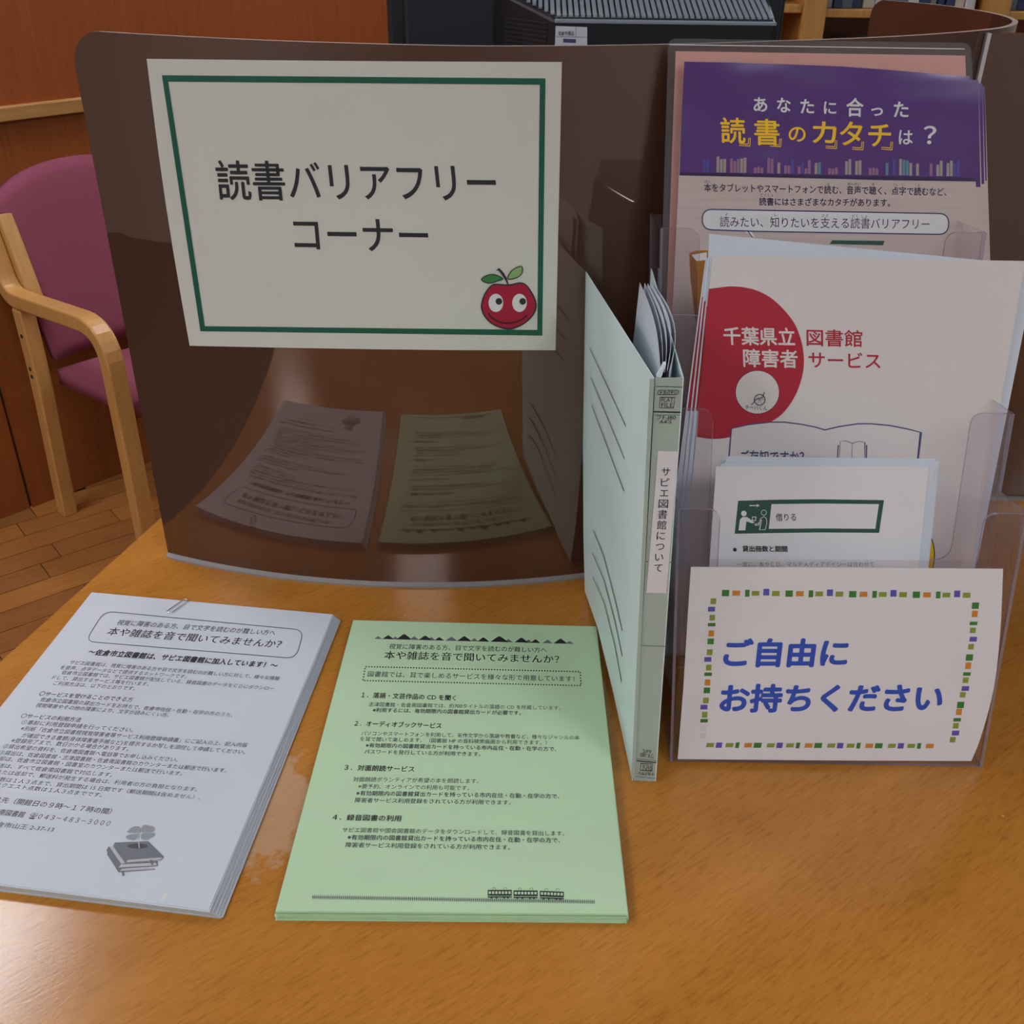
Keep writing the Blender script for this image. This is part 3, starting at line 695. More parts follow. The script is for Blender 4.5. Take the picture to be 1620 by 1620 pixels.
for k, x0 in enumerate((771.5, 812.5, 854)):
    y0 = 1408.3+(x0-771)*.016; x1 = x0+38; sk = (.0, .3, 1.5)[k]
    P([(x0, y0), (x1, y0+sk), (x1, y0+9+sk), (x0, y0+9)], 'ink', .00026, 'train_print')
    for i in range(7):
        xx = x0+1.6+i*5.2; P([(xx, y0+2.3+sk*i/7), (xx+3.6, y0+2.3+sk*i/7), (xx+3.6, y0+6.4+sk*i/7), (xx, y0+6.4+sk*i/7)], 'paper_window', .0003, 'train_window') if False else P([(xx, y0+2.3+sk*i/7), (xx+3.6, y0+2.3+sk*i/7), (xx+3.6, y0+6.4+sk*i/7), (xx, y0+6.4+sk*i/7)], 'green_paper', .0003, 'train_window')
    P([(x0, y0+10.2), (x1, y0+10.2+sk), (x1, y0+12+sk), (x0, y0+12)], 'ink', .00026, 'train_print')
    for xx in (6, 14, 26, 32): ik.ell((x0+xx, y0+12.5+sk*xx/38), 1.6, 1.3, 'ink', .0003, n=8, name='train_print')
    for xx in (10, 28): ik.strip([(x0+xx-2, y0), (x0+xx-2.6, y0-2.5), (x0+xx, y0-4), (x0+xx+2.6, y0-2.5), (x0+xx+2, y0)], .5, 'ink2', .0003, name='train_print')
ik.done()

# ================================================================== FLAT FILE FOLDER
fd = empty('flat_file_folder', (.233, .12, 0), 'pale aqua cardboard flat file standing open on its end beside the clear stand', 'folder')
spn = Plane((.233, .118, 0), (1, -.02, 0), (0, 0, 1))
SPX = [(1037, 598), (1082, 598), (1037, 1241), (1003, 1234)]
A = spn.at(SPX); A[2][2] = A[3][2] = .0003
mb = MB(); prism(A, (0, .0008, 0), mb); o = mb.build('spine', M['spine'], fd); o['label'] = 'grey green spine with white title strip'
# front cover
pA = A[3].copy(); pC = A[0].copy(); pB = np.array([.203, .347, 0.])
cov = Plane(pA, pB-pA, pC-pA)
co = cov.at([(1034, 600), (922, 423), (921.5, 520), (922, 700), (923, 850), (925, 935), (945, 992), (970, 1095), (1000, 1233)])
for p in co: p[2] = max(p[2], .0005)
co[0] = pC+np.array([-.0012, 0, 0]); co[-1] = pA+np.array([-.0012, 0, 0])
mb = MB(); prism(co, cov.n*-.0006, mb); mb.build('front_cover', M['folder'], fd)
# hinge strip beside the spine
hz = Plane((0, .1168, 0), (1, 0, 0), (0, 0, 1)); hs = hz.at([(1028, 600), (1034.5, 600), (1004, 1232), (999, 1231)])
for p in hs: p[2] = max(p[2], .0005)
mb = MB(); prism(hs, (0, .0006, 0), mb); mb.build('hinge_strip', M['spine'], fd)
# back cover
bA = A[2].copy(); bC = A[1].copy(); bB = np.array([.2455, .335, .0003]); bD = np.array([.236, .325, .306])
bD = Plane((0, .325, 0), (1, 0, 0), (0, 0, 1)).at([(1031, 425)])[0]
mb = MB(); prism([bA, bC, bD, bB], (-.0006, 0, 0), mb); mb.build('back_cover', M['folder'], fd)
# fold-over flap at the spine's top
fl = Plane((0, .1185, 0), (1, 0, 0), (0, 0, 1)).at([(1039, 597), (1050, 577), (1054, 576), (1046, 597)]); mb = MB(); prism(fl, (0, .004, 0), mb); mb.build('binding_flap', M['folder'], fd)
# contents
yy = [.122, .16, .20, .24, .285]
for k, (bx, tip, z1, y1) in enumerate([(.2215, 1012, .297, .285), (.2225, 1017, .299, .29), (.2235, 1019, .298, .283), (.2245, 1022, .297, .278), (.226, 1024, .296, .28)]):
    tp = Plane((0, y1, 0), (1, 0, 0), (0, 0, 1)).at([(tip, 447+k*.8)])[0]
    V = []; F = []; ns = 10
    for i in range(ns+1):
        t = i/ns; y = .123+(y1-.123)*t; xb = bx*(1-t)+(.2135+.002*k)*t+.003*math.sin(math.pi*t)+.004*(1-t)**3
        xt = .219*(1-t)+tp[0]*t+(.0035+.0012*k)*math.sin(math.pi*t)+.0012*k
        V += [(xb, y, .004), (xt, y, tp[2]), (xb+.00025, y, .004), (xt+.00025, y, tp[2])]
        if i: a = (i-1)*4; b_ = i*4; F += [(a, b_, b_+1, a+1), (a+2, a+3, b_+3, b_+2), (a+1, b_+1, b_+3, a+3), (a, a+2, b_+2, b_)]
    o = mesh('filed_document', V, F, M['paper'], None, smooth=False); fix_normals(o)
    tag(o, '%s white page from the front cover, filed inside the open aqua folder' % ORD[k], 'document', 'pages filed inside the aqua folder')
ik = Ink(cov.shifted(0), fd)
for L_ in [[(935.5, 551), (993, 674)], [(937, 597), (991, 726)], [(938.5, 641), (990, 777)], [(941, 839), (957, 878), (976, 950), (987, 998)], [(940, 875), (958, 918), (976, 985), (987, 1038)], [(940, 912), (958, 953), (975, 1020), (986, 1079)]]:
    ik.strip(L_, .9, 'folder_line', .0014, name='ruled_line')
ik.done()
ik = Ink(spn, fd); S = .0003
def sx(f, y):  # point across the spine at photograph height y
    g = (y-598)/(1241-598); l = 1037+(1003.5-1037)*g; r = 1082+(1037-1082)*g; return (l+(r-l)*f, y)
ik.strip([sx(.03, 611), sx(.97, 612)], 1, 'folder_line', S, name='spine_line'); ik.strip([sx(0, 651), sx(.96, 652)], 2.2, 'ink', S, name='spine_line'); ik.strip([sx(0, 656), sx(.96, 656.5)], .7, 'folder_line', S, name='spine_line')
ik.strip([sx(0, 1021), sx(1, 1022)], 1, 'folder_line', S, name='spine_line'); ik.strip([sx(.05, 1203), sx(.97, 1206)], 1.8, 'ink', S, name='spine_line'); ik.strip([sx(.05, 1200), sx(.97, 1203)], .7, 'folder_line', S, name='spine_line'); ik.strip([sx(.05, 1228), sx(.97, 1231)], .8, 'folder_line', S, name='spine_line')
ik.strip([sx(.0, 887), sx(.07, 888)], 1.2, 'ink', .0007, name='spine_line'); ik.strip([sx(.95, 889), sx(1, 888)], 1.2, 'ink', .0007, name='spine_line')
ik.strip(roundpoly([Vector(p) for p in [sx(.12, 617), sx(.85, 617), sx(.83, 624), sx(.1, 624)]], 3, 4), .9, 'ink', S, True, 'maker_logo')
ik.text('ナカバヤシ', sx(.16, 623.6), sx(.79, 623.6), 6, 'ink', S, bold=.03, name='maker_logo')
ik.strip([sx(.2, 628), sx(.72, 628), sx(.70, 645), sx(.19, 645)], .9, 'ink', S, True, 'maker_logo')
ik.text('FLAT', sx(.25, 636.5), sx(.67, 636.5), 9, 'ink', S, bold=-.004, name='maker_logo'); ik.text('FILE', sx(.25, 644.5), sx(.67, 644.5), 9, 'ink', S, bold=-.004, name='maker_logo')
ik.text('フF-J80', sx(.10, 664), sx(.8, 664), 8, 'ink', S, bold=.004, name='spine_code'); ik.text('A4-S', sx(.22, 670.5), sx(.66, 670.5), 7.5, 'ink', S, bold=.004, name='spine_code')
# upside-down maker marks at the foot
ik.text('フF-J80', sx(.82, 1191.5), sx(.18, 1189.5), 8.5, 'ink', S, up=(.05, 1), name='spine_code') ; ik.text('A4-S', sx(.7, 1185), sx(.3, 1184), 7.5, 'ink', S, up=(.05, 1), name='spine_code')
ik.strip([sx(.25, 1207), sx(.80, 1208), sx(.79, 1219), sx(.24, 1218)], .9, 'ink', S, True, 'maker_logo')
ik.text('FLAT', sx(.74, 1214), sx(.3, 1213), 6, 'ink', S, up=(.05, 1), name='maker_logo'); ik.text('FILE', sx(.74, 1209.5), sx(.3, 1208.5), 6, 'ink', S, up=(.05, 1), name='maker_logo')
ik.text('ナカバヤシ', sx(.88, 1221.5), sx(.14, 1220), 5.5, 'ink', S, bold=.03, up=(.05, 1), name='maker_logo')
ik.poly([(1041, 713), (1073, 713.5), (1054, 938), (1022.5, 937)], 'paper_card', .0005, 'title_strip')
cx0, cy0, cx1, cy1 = 1052.5, 745, 1041, 897
chs = 'サピエ図書館について'
for i, ch in enumerate(chs):
    f = i/(len(chs)-1); x = 1052.8+(1041-1052.8)*f; y = 745+(897-745)*f; hw = 7.6 if ch in '図書館' else 6.6
    ik.text(ch, (x-hw, y+7.2), (x+hw, y+7.4), 14.2, 'ink', .0007, bold=.008, up=(.06, -1), name='title_lettering', res=5)
ik.done()

# ================================================================== CLEAR BROCHURE STAND
hd = empty('brochure_stand', (.36, .25, 0), 'clear plastic four-tier brochure stand with faint violet edges', 'brochure stand')
LX, RX, SL = .2535, .4785, .050
def hx(X, z): return X-SL*z
prof = [(.1365, .001), (.160, .198), (.2000, .1925), (.206, .2475), (.247, .242), (.253, .295), (.294, .2895), (.300, .341), (.366, .335), (.318, .001)]
for X, dxx in ((LX, .002), (RX-.002, .002)):
    mb = MB(); prism([(hx(X, z), y, z) for y, z in prof], (dxx, 0, 0), mb, 0, 1); mb.build('side_panel', [M['clear'], M['clear_edge']], hd)
tiers = [((.160, .198), .001), ((.206, .2475), .05), ((.253, .295), .095), ((.300, .341), .14)]
for (yt, zt), zb in tiers:
    sl = .1166; yb = lambda z: yt-sl*(zt-z)
    l, r = LX+.0022, RX-.0022; wing = .0255; cut = zt-.107
    pts = roundpoly([(l, zb), (r, zb), (r, zt), (r-wing, zt), (r-wing, cut), (l+wing, cut), (l+wing, zt), (l, zt)], [0, 0, .0015, .009, .012, .012, .009, .0015], 6)
    mb = MB(); prism([(hx(x, z), yb(z), z) for x, z in pts], (0, .002, 0), mb, 0, 1); mb.build('front_panel', [M['clear'], M['clear_edge']], hd)
    ye = {.001: .19, .05: .235, .095: .28, .14: .336}[zb]
    MB().box(l, r, yb(zb)+.0022, ye-.0005, zb, zb+.002, fr=lambda x, y, z: (hx(x, z), y, z)).build('pocket_floor', [M['clear']], hd)
mb = MB(); prism([(hx(LX+.0022, 0), .318, .0035), (hx(RX-.0022, 0), .318, .0035), (hx(RX-.0022, .334), .3655, .334), (hx(LX+.0022, .334), .3655, .334)], (0, -.0018, 0), mb, 0, 1); mb.build('back_panel', [M['clear'], M['clear_edge']], hd)

def sheets(root, px, surf, L_, mt, label, cat, group=None, thick=.0003):
    o = sheet_mesh(surf, px, mt, root, None, thick, extend=L_); tag(o, label, cat, group); return o
def lean(y0, z0, y1, z1): return Plane((.36, y0, z0), (1, 0, 0), (-SL*.7, (y1-y0), (z1-z0)))
# -- tier 4: rigid sleeve with pink paper, purple flyers
pl_sleeve = lean(.3285, .145, .3775, .449)
sv = empty('card_sleeve', tuple(pl_sleeve.at([(1290, 500)])[0]), 'rigid clear card sleeve standing behind the purple flyers', 'card sleeve')
cs = pl_sleeve.at([(1057, 61), (1535, 68), (1546, 330), (1049, 330)]); dl = cs[3]-cs[0]; dr = cs[2]-cs[1]
cs[3] = cs[0]+dl/np.linalg.norm(dl)*.30; cs[2] = cs[1]+dr/np.linalg.norm(dr)*.30
po = roundpoly([Vector(p) for p in cs], [.006, .006, .004, .004], 5)
mb = MB(); prism([np.array(p) for p in po], pl_sleeve.n*-.0006, mb, 0, 1); mb.build('back_sheet', [M['sleeve'], M['clear_edge']], sv)
mb = MB(); prism([np.array(p)+pl_sleeve.n*.0012 for p in po], pl_sleeve.n*.0006, mb, 0, 1); mb.build('front_sheet', [M['sleeve'], M['clear_edge']], sv)
pr = Ink(pl_sleeve.shifted(.0019), sv)
pr.strip([(1059, 70.5), (1526, 77.5)], 1.3, 'white_ink', .0, name='weld_line')
pr.done()
pk = sheets('backing_sheet', [(1069, 81), (1527, 88), (1536, 330), (1060, 330)], pl_sleeve.shifted(.0008), .285, 'pink', 'salmon pink paper sheet inside the rigid clear sleeve', 'paper sheet')
pl_p = lean(.3195, .145, .3665, .433)
for k, (tl, tr) in enumerate([((1092, 108), (1558, 137)), ((1089, 104), (1554, 132)), ((1086, 101), (1548, 127))]):
    s_ = pl_p.shifted(-.0036+.0012*k)
    o = sheet_mesh(s_, [tl, tr, (tr[0]+6, 330), (tl[0]-12, 330)], 'cream_print', 'reading_flyer', None, .0003, extend=.285)
    tag(o, '%s flyer behind the front purple one, only its right edge showing' % ORD[2-k], 'flyer', 'flyers behind the purple front flyer')
    i2 = Ink(s_, o); i2.poly([tl, tr, (tr[0]+3, 286+5*k), (tl[0]-8, 286)], 'purple', .0001, 'purple_band')
    for (nm, mt, *_), (V, F) in i2.d.items():
        c = mesh(nm, V, F, M[mt]); c.parent = o
fr_ = empty('reading_flyer', tuple(pl_p.at([(1300, 390)])[0]), 'front flyer with purple heading and yellow lettering in the back tier of the stand', 'flyer')
fr_s = sheet_mesh(pl_p, [(1082.5, 97), (1534, 121), (1546, 330), (1071.5, 330)], 'cream_print', 'sheet', fr_, .0003, extend=.285)
ik = Ink(pl_p, fr_s)
band_ = [(1082.5, 97.5), (1160, 99), (1240, 101.5), (1330, 105), (1400, 110), (1470, 116), (1534, 121.5), (1540, 200), (1544.5, 287), (1400, 285), (1240, 281), (1075, 277.5), (1078, 190)]
ik.poly(band_, 'purple', .00015, 'purple_band')
ik.poly([(1075.3, 272), (1240, 276), (1400, 279), (1544, 281), (1544.5, 287), (1400, 285), (1240, 281), (1075, 277.5)], 'purple_dk', .00025, 'purple_band')
for ch, x, y, s_ in [('あ', 1203, 177, 23), ('な', 1240, 178, 23), ('た', 1277, 180, 23), ('に', 1313, 181, 21), ('合', 1352, 184, 29), ('っ', 1387, 184, 20), ('た', 1425, 186, 25)]:
    ik.text(ch, (x-s_*.47, y), (x+s_*.47, y+.6), s_*(1.05 if ch != '合' else 1), 'white_ink', .0003, bold=.022, name='heading_lettering', res=4)
for ch, x, y, sx_, sy_, mt in [('読', 1160, 226, 39, 40, 'yellow'), ('書', 1213.5, 229, 40, 41, 'yellow'), ('の', 1261, 225, 27, 28, 'yellow'), ('カ', 1304, 228, 38, 38, 'yellow'), ('タ', 1346, 231, 36, 40, 'yellow'), ('チ', 1391, 233, 36, 40, 'yellow'), ('は', 1432.5, 229, 22, 25, 'white_ink'), ('？', 1470, 230, 20, 34, 'white_ink')]:
    ik.text(ch, (x-sx_/2, y), (x+sx_/2, y+.8), sy_, mt, .0003, bold=.017, name='heading_lettering', res=5)
for x, y in [(1187, 230), (1236, 231), (1324, 234), (1366, 236), (1412, 236)]:
    ik.strip([(x, y-12), (x-1, y+1), (x-18, y)], 1.1, 'yellow', .0003, name='bracket_print'); ik.strip([(x-2.5, y-12), (x-3.5, y-2), (x-18, y-3)], 1.1, 'yellow', .0003, name='bracket_print')
bookc = {'a': 'sq_violet', 'b': 'cream_print', 'c': 'pink', 'd': 'grey2', 'e': 'navy'}
random.seed(11); x = 1112
M['bk_mauve'] = mat('mauve_print', (.30, .14, .24), .35); M['bk_teal'] = mat('teal_print', (.12, .24, .30), .35); M['bk_tan'] = mat('tan_print', (.38, .30, .27), .35); M['bk_blue'] = mat('blue_violet_print', (.09, .07, .30), .35)
seq = 'bb..ttt.mmmtt..BBB.mm.t.BBb.BbBm.tc..BBB..tt.tt..BBB..c.b.tcct.t...m.tt.ttbb'
for i, chh in enumerate(seq):
    if chh != '.':
        mt = {'b': 'bk_blue', 't': 'bk_tan', 'm': 'bk_mauve', 'B': 'bk_mauve', 'c': 'bk_teal'}[chh]; x = 1112+i*5.35; yb = 272+(x-1075)*.0155; h = random.uniform(17, 26)
        if chh == 'B': h *= .5
        ik.poly([(x, yb), (x+4.4, yb), (x+4.6, yb-h), (x+.2, yb-h)], mt, .00022, 'printed_books')
F_ = lambda t_, a, b_, h, mt='ink', bold=.004, nm='printed_text', res=3: ik.text(t_, a, b_, h, mt, .0002, bold=bold, name=nm, res=res)
F_('本をタブレットやスマートフォンで読む、音声で聴く、点字で読むなど、', (1114, 303), (1497, 310), 13, 'purple_dk', .016)
F_('読書にはさまざまなカタチがあります。', (1201, 325), (1408, 327), 12.5, 'purple_dk', .016)
for t_, a, b_ in [('ほん', (1115, 289.5), (1124, 289.7)), ('よ', (1308, 293.5), (1312, 293.5)), ('おんせい', (1341, 293.5), (1361, 294)), ('き', (1379, 294), (1383, 294)), ('てん', (1412, 295), (1420, 295)), ('じ', (1427, 295), (1431, 295)), ('よ', (1451, 295.5), (1455, 295.5)), ('どく', (1203, 311), (1212, 311)), ('しょ', (1215, 311), (1223, 311)),
                  ('よ', (1147, 341), (1151, 341)), ('し', (1225, 342), (1229, 342)), ('ささ', (1300, 343.5), (1310, 343.5)), ('どく', (1348, 344), (1357, 344)), ('しょ', (1363, 344.5), (1372, 344.5))]:
    ik.text(t_, a, b_, 5.0, 'purple_dk', .0003, name='reading_aid_text', res=2)
bub = roundpoly([Vector(p) for p in [(1111, 331), (1501, 338), (1500, 371), (1196, 366), (1111, 363)]], [16, 17, 17, 0, 16], 8)
ik.poly([tuple(v) for v in bub], 'white_ink', .00025, 'speech_bubble'); ik.strip([tuple(v) for v in bub], 2, 'navy', .0003, True, 'speech_bubble')
ik.poly([(1173, 364), (1188, 365), (1195, 376)], 'white_ink', .00027, 'speech_bubble'); ik.strip([(1183, 366), (1190, 375)], 1.5, 'navy', .0003, name='speech_bubble')
ik.text('読みたい、知りたいを支える読書バリアフリー', (1139, 359), (1470, 363), 17, 'purple_dk', .0004, bold=.0, name='bubble_lettering', res=4)
# printed book, lower left, and a green heading bar
ik.poly([(1090.5, 400), (1104, 396), (1120, 396), (1118, 510), (1100, 508), (1092, 440)], 'amberbook', .0002, 'printed_book'); ik.poly([(1090.5, 402), (1100, 414), (1104, 440), (1103, 508), (1098, 480), (1092, 430)], 'brownbook', .00025, 'printed_book')
ik.poly([(1094, 403), (1118, 399), (1118, 411), (1102, 413)], 'white_ink', .0003, 'printed_book')
ik.poly([(1317, 380), (1399, 381), (1397, 388), (1312, 386)], 'bar', .0002, 'printed_bar')
ik.done()

# -- tier 2: white brochures with the red half disc
pl_r = lean(.1975, .048, .2585, .336)
o = sheets('library_brochure', [(1122, 370), (1640, 420), (1612, 560), (1116, 560)], pl_r.shifted(-.0045), .297, 'paper', 'tallest plain white sheet standing behind the red disc brochures', 'brochure')
rest = []
for k, (tl, tr, l2, r2) in enumerate([((1116, 411), (1608, 418), (1084.5, 655), (1567, 655)), ((1119, 408), (1613, 416), (1092, 655), (1572, 655)), ((1124, 406), (1618, 414), (1098, 655), (1577, 655))]):
    s_ = pl_r.shifted(-.003+.001*k)
    o = sheets('library_brochure', [tl, tr, r2, l2], s_, .29, 'paper', '%s white brochure behind the front red disc one, red at its left edge' % ORD[2-k], 'brochure', 'brochures behind the red disc brochure')
    i2 = Ink(s_, o); fx = lambda y: tl[0]+(l2[0]-tl[0])*(y-tl[1])/(l2[1]-tl[1])
    i2.poly([(fx(470+8*k)+2.2, 470+8*k), (fx(470)+14, 462), (fx(650)+14, 650), (fx(650)+2.2, 650)], 'ink_red', .0001, 'red_disc_print')
    for (nm, mt, *_), (V, F) in i2.d.items(): c = mesh(nm, V, F, M[mt]); c.parent = o
rb = empty('library_brochure', tuple(pl_r.at([(1350, 900)])[0]), 'front white brochure with a big red half disc and red lettering, in the second tier', 'brochure')
rb_s = sheet_mesh(pl_r, [(1127, 404), (1622, 413), (1580, 655), (1104.5, 655)], 'paper_pale', 'sheet', rb, .0003, extend=.29)
ik = Ink(pl_r, rb_s)
def wz(x, y): return (1080+x*400/1620, 370+y*350/1418)
def lx(y): return 1127+(1103-1127)*(y-404)/(691-404)
disc = []
for k in range(41):
    a = math.radians(-100+k*190/40); disc.append((1157+115*math.cos(a)-(8 if a > 0 else 0)*math.sin(a), 573+120*math.sin(a)))
disc = [wz(168, 352), (1140, 454.5), (1158, 453), (1180, 455), (1201, 461), (1222, 473), (1242, 492), (1257, 512), (1266, 534), (1271, 557), (1271.5, 580), (1267, 603), (1257, 628), (1240, 652), (1220, 667), (1190, 680), (1165, 689), (1140, 694), (1120, 694), (1102.5, 691), (1106, 640), (1112, 570), (1118, 490)]
dm = [Vector(p) for p in disc[:20]]; disc = [disc[0]]+cr(dm, 4)+[tuple(disc[18])]+disc[19:]
ik.poly([tuple(p) for p in disc], 'ink_red', .00015, 'red_disc_print')
F_('千葉県立', (1145, 545), (1258, 547), 28, 'paper_pale', .022, 'title_lettering', 5); F_('障害者', (1176, 580), (1262, 582), 28, 'paper_pale', .022, 'title_lettering', 5)
F_('図書館', (1276, 547), (1364, 549), 26.5, 'ink_red', .014, 'title_lettering', 5); F_('サービス', (1279, 582), (1393, 584), 26, 'ink_red', .014, 'title_lettering', 5)
ik.ell(wz(478, 1014), 35, 34.5, 'ink_red_dk', .0003, name='round_badge'); ik.ell(wz(478, 1014), 34.2, 33.8, 'paper_pale', .0004, n=40, name='round_badge')
ik.text('チーパくん'.replace('パ', 'バ'), (1179, 647.5), (1213.5, 649.5), 7.5, 'ink', .0006, bold=.01, name='badge_text')
# wheelchair emblem
c0_ = wz(492, 1062)
ring_ = [(c0_[0]+8.5*math.cos(a*math.pi/12), c0_[1]+8.5*math.sin(a*math.pi/12)) for a in range(24)]; ik.strip(ring_, 1.4, 'ink', .0006, True, 'wheelchair_emblem')
for a in range(6): ik.strip([c0_, (c0_[0]+8*math.cos(a*math.pi/3), c0_[1]+8*math.sin(a*math.pi/3))], .4, 'ink', .0006, name='wheelchair_emblem')
ik.strip([(1209, 620), (1206, 629), (1196, 631), (1191, 638), (1188, 640)], 1.3, 'ink', .0006, name='wheelchair_emblem')
# open book outline
bl = [(1152.5, 724), (1157, 679)]; top_ = [wz(*p) for p in [(312, 1248), (420, 1222), (560, 1206), (650, 1206), (760, 1220), (850, 1238), (910, 1256), (1000, 1235), (1120, 1217), (1200, 1216), (1330, 1228), (1440, 1250), (1525, 1272)]]
ik.poly([(1150, 760)]+[tuple(p) for p in top_]+[(1447, 770)], 'paper_pale', .00025, 'open_book_panel')
ik.strip([(1150, 760)]+[tuple(p) for p in top_]+[(1447, 770)], 2.0, 'navy', .0003, name='open_book_outline')
ik.text('ご存知ですか？', (1172, 733), (1272, 734), 21, 'navy', .0005, bold=.02, res=4)
ob = [(1327, 735), (1329, 698), (1338, 697.5), (1348, 701), (1359, 698), (1368, 700), (1368, 735)]
ik.strip(ob, 1, 'ink2', .0003, name='small_book_print'); ik.strip([(1348, 701), (1347, 735)], .8, 'ink2', .0003, name='small_book_print'); ik.strip([(1326, 704), (1324, 735)], 2, 'navy', .0003, name='small_book_print'); ik.strip([(1371, 704), (1370, 735)], 2, 'navy', .0003, name='small_book_print')
ik.ell((1462, 878), 17, 38, 'ink', .0002, name='yellow_disc_print'); ik.ell((1462, 878), 15.3, 36, 'yellow', .0003, name='yellow_disc_print')
ik.done()

# -- tier 1: small white leaflets with the green bar
pl_s = lean(.1445, .008, .1875, .2155)
offs = [((1145, 722), (1425, 722)), ((1148, 726), (1487, 730)), ((1147, 730), (1484, 733)), ((1141, 733), (1478, 735))]
for k, (tl, tr) in enumerate(offs):
    s_ = pl_s.shifted(-.0048+.0012*k)
    if k == 0: tr = (1480, 726)
    o = sheets('service_leaflet', [tl, tr, (tr[0]-12, 840), (tl[0]-8, 840)], s_, .205, 'paper', '%s white leaflet behind the green bar leaflet, only its edges showing' % ORD[3-k], 'leaflet', 'leaflets behind the green bar leaflet')
sl_ = empty('service_leaflet', tuple(pl_s.at([(1290, 1100)])[0]), 'front white leaflet with a dark green heading bar and two figures, in the lowest tier', 'leaflet')
sl_s = sheet_mesh(pl_s, [(1133, 738), (1469, 738), (1455, 880), (1123, 880)], 'paper_card', 'sheet', sl_, .0003, extend=.20)
ik = Ink(pl_s, sl_s)
def gz(x, y): return (1140+x*280/1620, 770+y*130/752)
def gzl(L_): return [gz(*p) for p in L_]
ik.poly(gzl([(160, 128), (500, 118), (900, 114), (1495, 122), (1450, 422), (900, 418), (450, 424), (128, 430)]), 'bar', .00015, 'heading_bar')
ik.poly(gzl([(465, 158), (900, 153), (1448, 158), (1415, 384), (900, 380), (440, 384)]), 'paper_card', .0003, 'heading_field')
F_ = lambda t_, a, b_, h, mt='ink', bold=.004, nm='printed_text', res=3: ik.text(t_, a, b_, h, mt, .0005, bold=bold, name=nm, res=res)
F_('借りる', gz(505, 312), gz(692, 310), 12, 'ink', .01)
ik.ell(gz(130, 575), 3, 3, 'ink', .0003, n=14); F_('貸出冊数と期間', gz(200, 592), gz(612, 594), 9.4, 'ink', .022)
F_('一度に、本やＣＤ、マルチメディアデイジーは合わせて', gz(150, 732), gz(1405, 732), 8.5, 'grey1', 0)
ik.ell(gz(212, 243), 4.4, 4.4, 'white_ink', .0004, n=18, name='figure_print')
ik.poly(gzl([(163, 398), (175, 300), (200, 275), (240, 275), (290, 310), (310, 325), (290, 333), (235, 315), (225, 398)]), 'white_ink', .0004, 'figure_print')
ik.strip(gzl([(262, 172), (345, 170)]), 1.8, 'white_ink', .0004, name='figure_print'); ik.poly(gzl([(330, 155), (358, 170), (330, 185)]), 'white_ink', .0004, 'figure_print')
rg = [(gz(395, 235)[0]+4.1*math.cos(a*math.pi/9), gz(395, 235)[1]+4.1*math.sin(a*math.pi/9)) for a in range(18)]; ik.strip(rg, .9, 'white_ink', .0004, True, 'figure_print')
ik.strip(gzl([(355, 392), (375, 300), (345, 335), (310, 340), (315, 350), (350, 348), (365, 290), (395, 270), (418, 290), (422, 330), (408, 392)]), 1, 'white_ink', .0004, True, 'figure_print')
ik.strip(gzl([(292, 275), (322, 275), (318, 308), (288, 305)]), 1.2, 'white_ink', .0004, True, 'figure_print')
ik.done()

# -- the laminated card on the stand's front
pl_c = Plane((.36, .1362, .001), (1, 0, 0), (-SL*.6, .0235, .197)).shifted(.0012)
lc = empty('laminated_card', tuple(pl_c.at([(1305, 1205)])[0]), 'laminated white card with blue lettering and coloured squares on the front of the stand', 'card')
ed = cr([Vector(p) for p in [(1590, 860), (1587, 900), (1582.5, 1000), (1572, 1090), (1552, 1165), (1536.5, 1204), (1530, 1215)]], 5)
L0 = [(1093, 897), (1087, 990), (1081, 1090), (1072, 1201)]
outl = [tuple(v) for v in ed]+[(1536.5, 1204)]+[(1300, 1203)]+L0[::-1]+[(1300, 898)]
A = pl_c.at(outl); mb = MB(); prism(A, pl_c.n*-.0003, mb); lc_s = mb.build('sheet', M['paper_card'], lc)
fo = pl_c.at([(1089, 885), (1597, 888), (1553, 1209), (1063, 1206)]); fo = roundpoly([Vector(p) for p in fo], .005, 5)
mb = MB(); prism([np.array(p)-pl_c.n*.0008 for p in fo], pl_c.n*.0003, mb, 0, 1); mb.build('laminate_film', [M['film'], M['film']], lc)
ik = Ink(pl_c, lc_s)
B_ = lambda t_, a, b_, h: ik.text(t_, a, b_, h, 'blue', .0002, bold=.040, name='blue_lettering', res=7, ital=.16)
B_('ご自由に', (1143, 1054), (1339, 1054), 43); B_('お持ちください', (1137, 1126), (1488, 1125), 43)
cyc = ['sq_green', 'orange', 'sq_green', 'olive', 'sq_violet', 'olive']
def sq(x, y, w_, h_, mt, sk=-.5): ik.poly([(x-w_/2, y-h_/2), (x+w_/2, y-h_/2), (x+w_/2+sk, y+h_/2), (x-w_/2+sk, y+h_/2)], mt, .0002, 'border_square')
tw = [(128, 11.5, 10), (145, 12, 8), (162.5, 7, 11), (175.5, 12, 7.5), (192.5, 9.5, 10.5), (207.5, 12, 8)]
for i in range(24):
    bx, w_, h_ = tw[i % 6]; x = 1020+bx+(i//6)*100.6; y = 938+(3.5 if i else 3.5)*i/23+(-2 if i % 6 == 4 else 0); sq(x, y, w_, h_, cyc[i % 6])
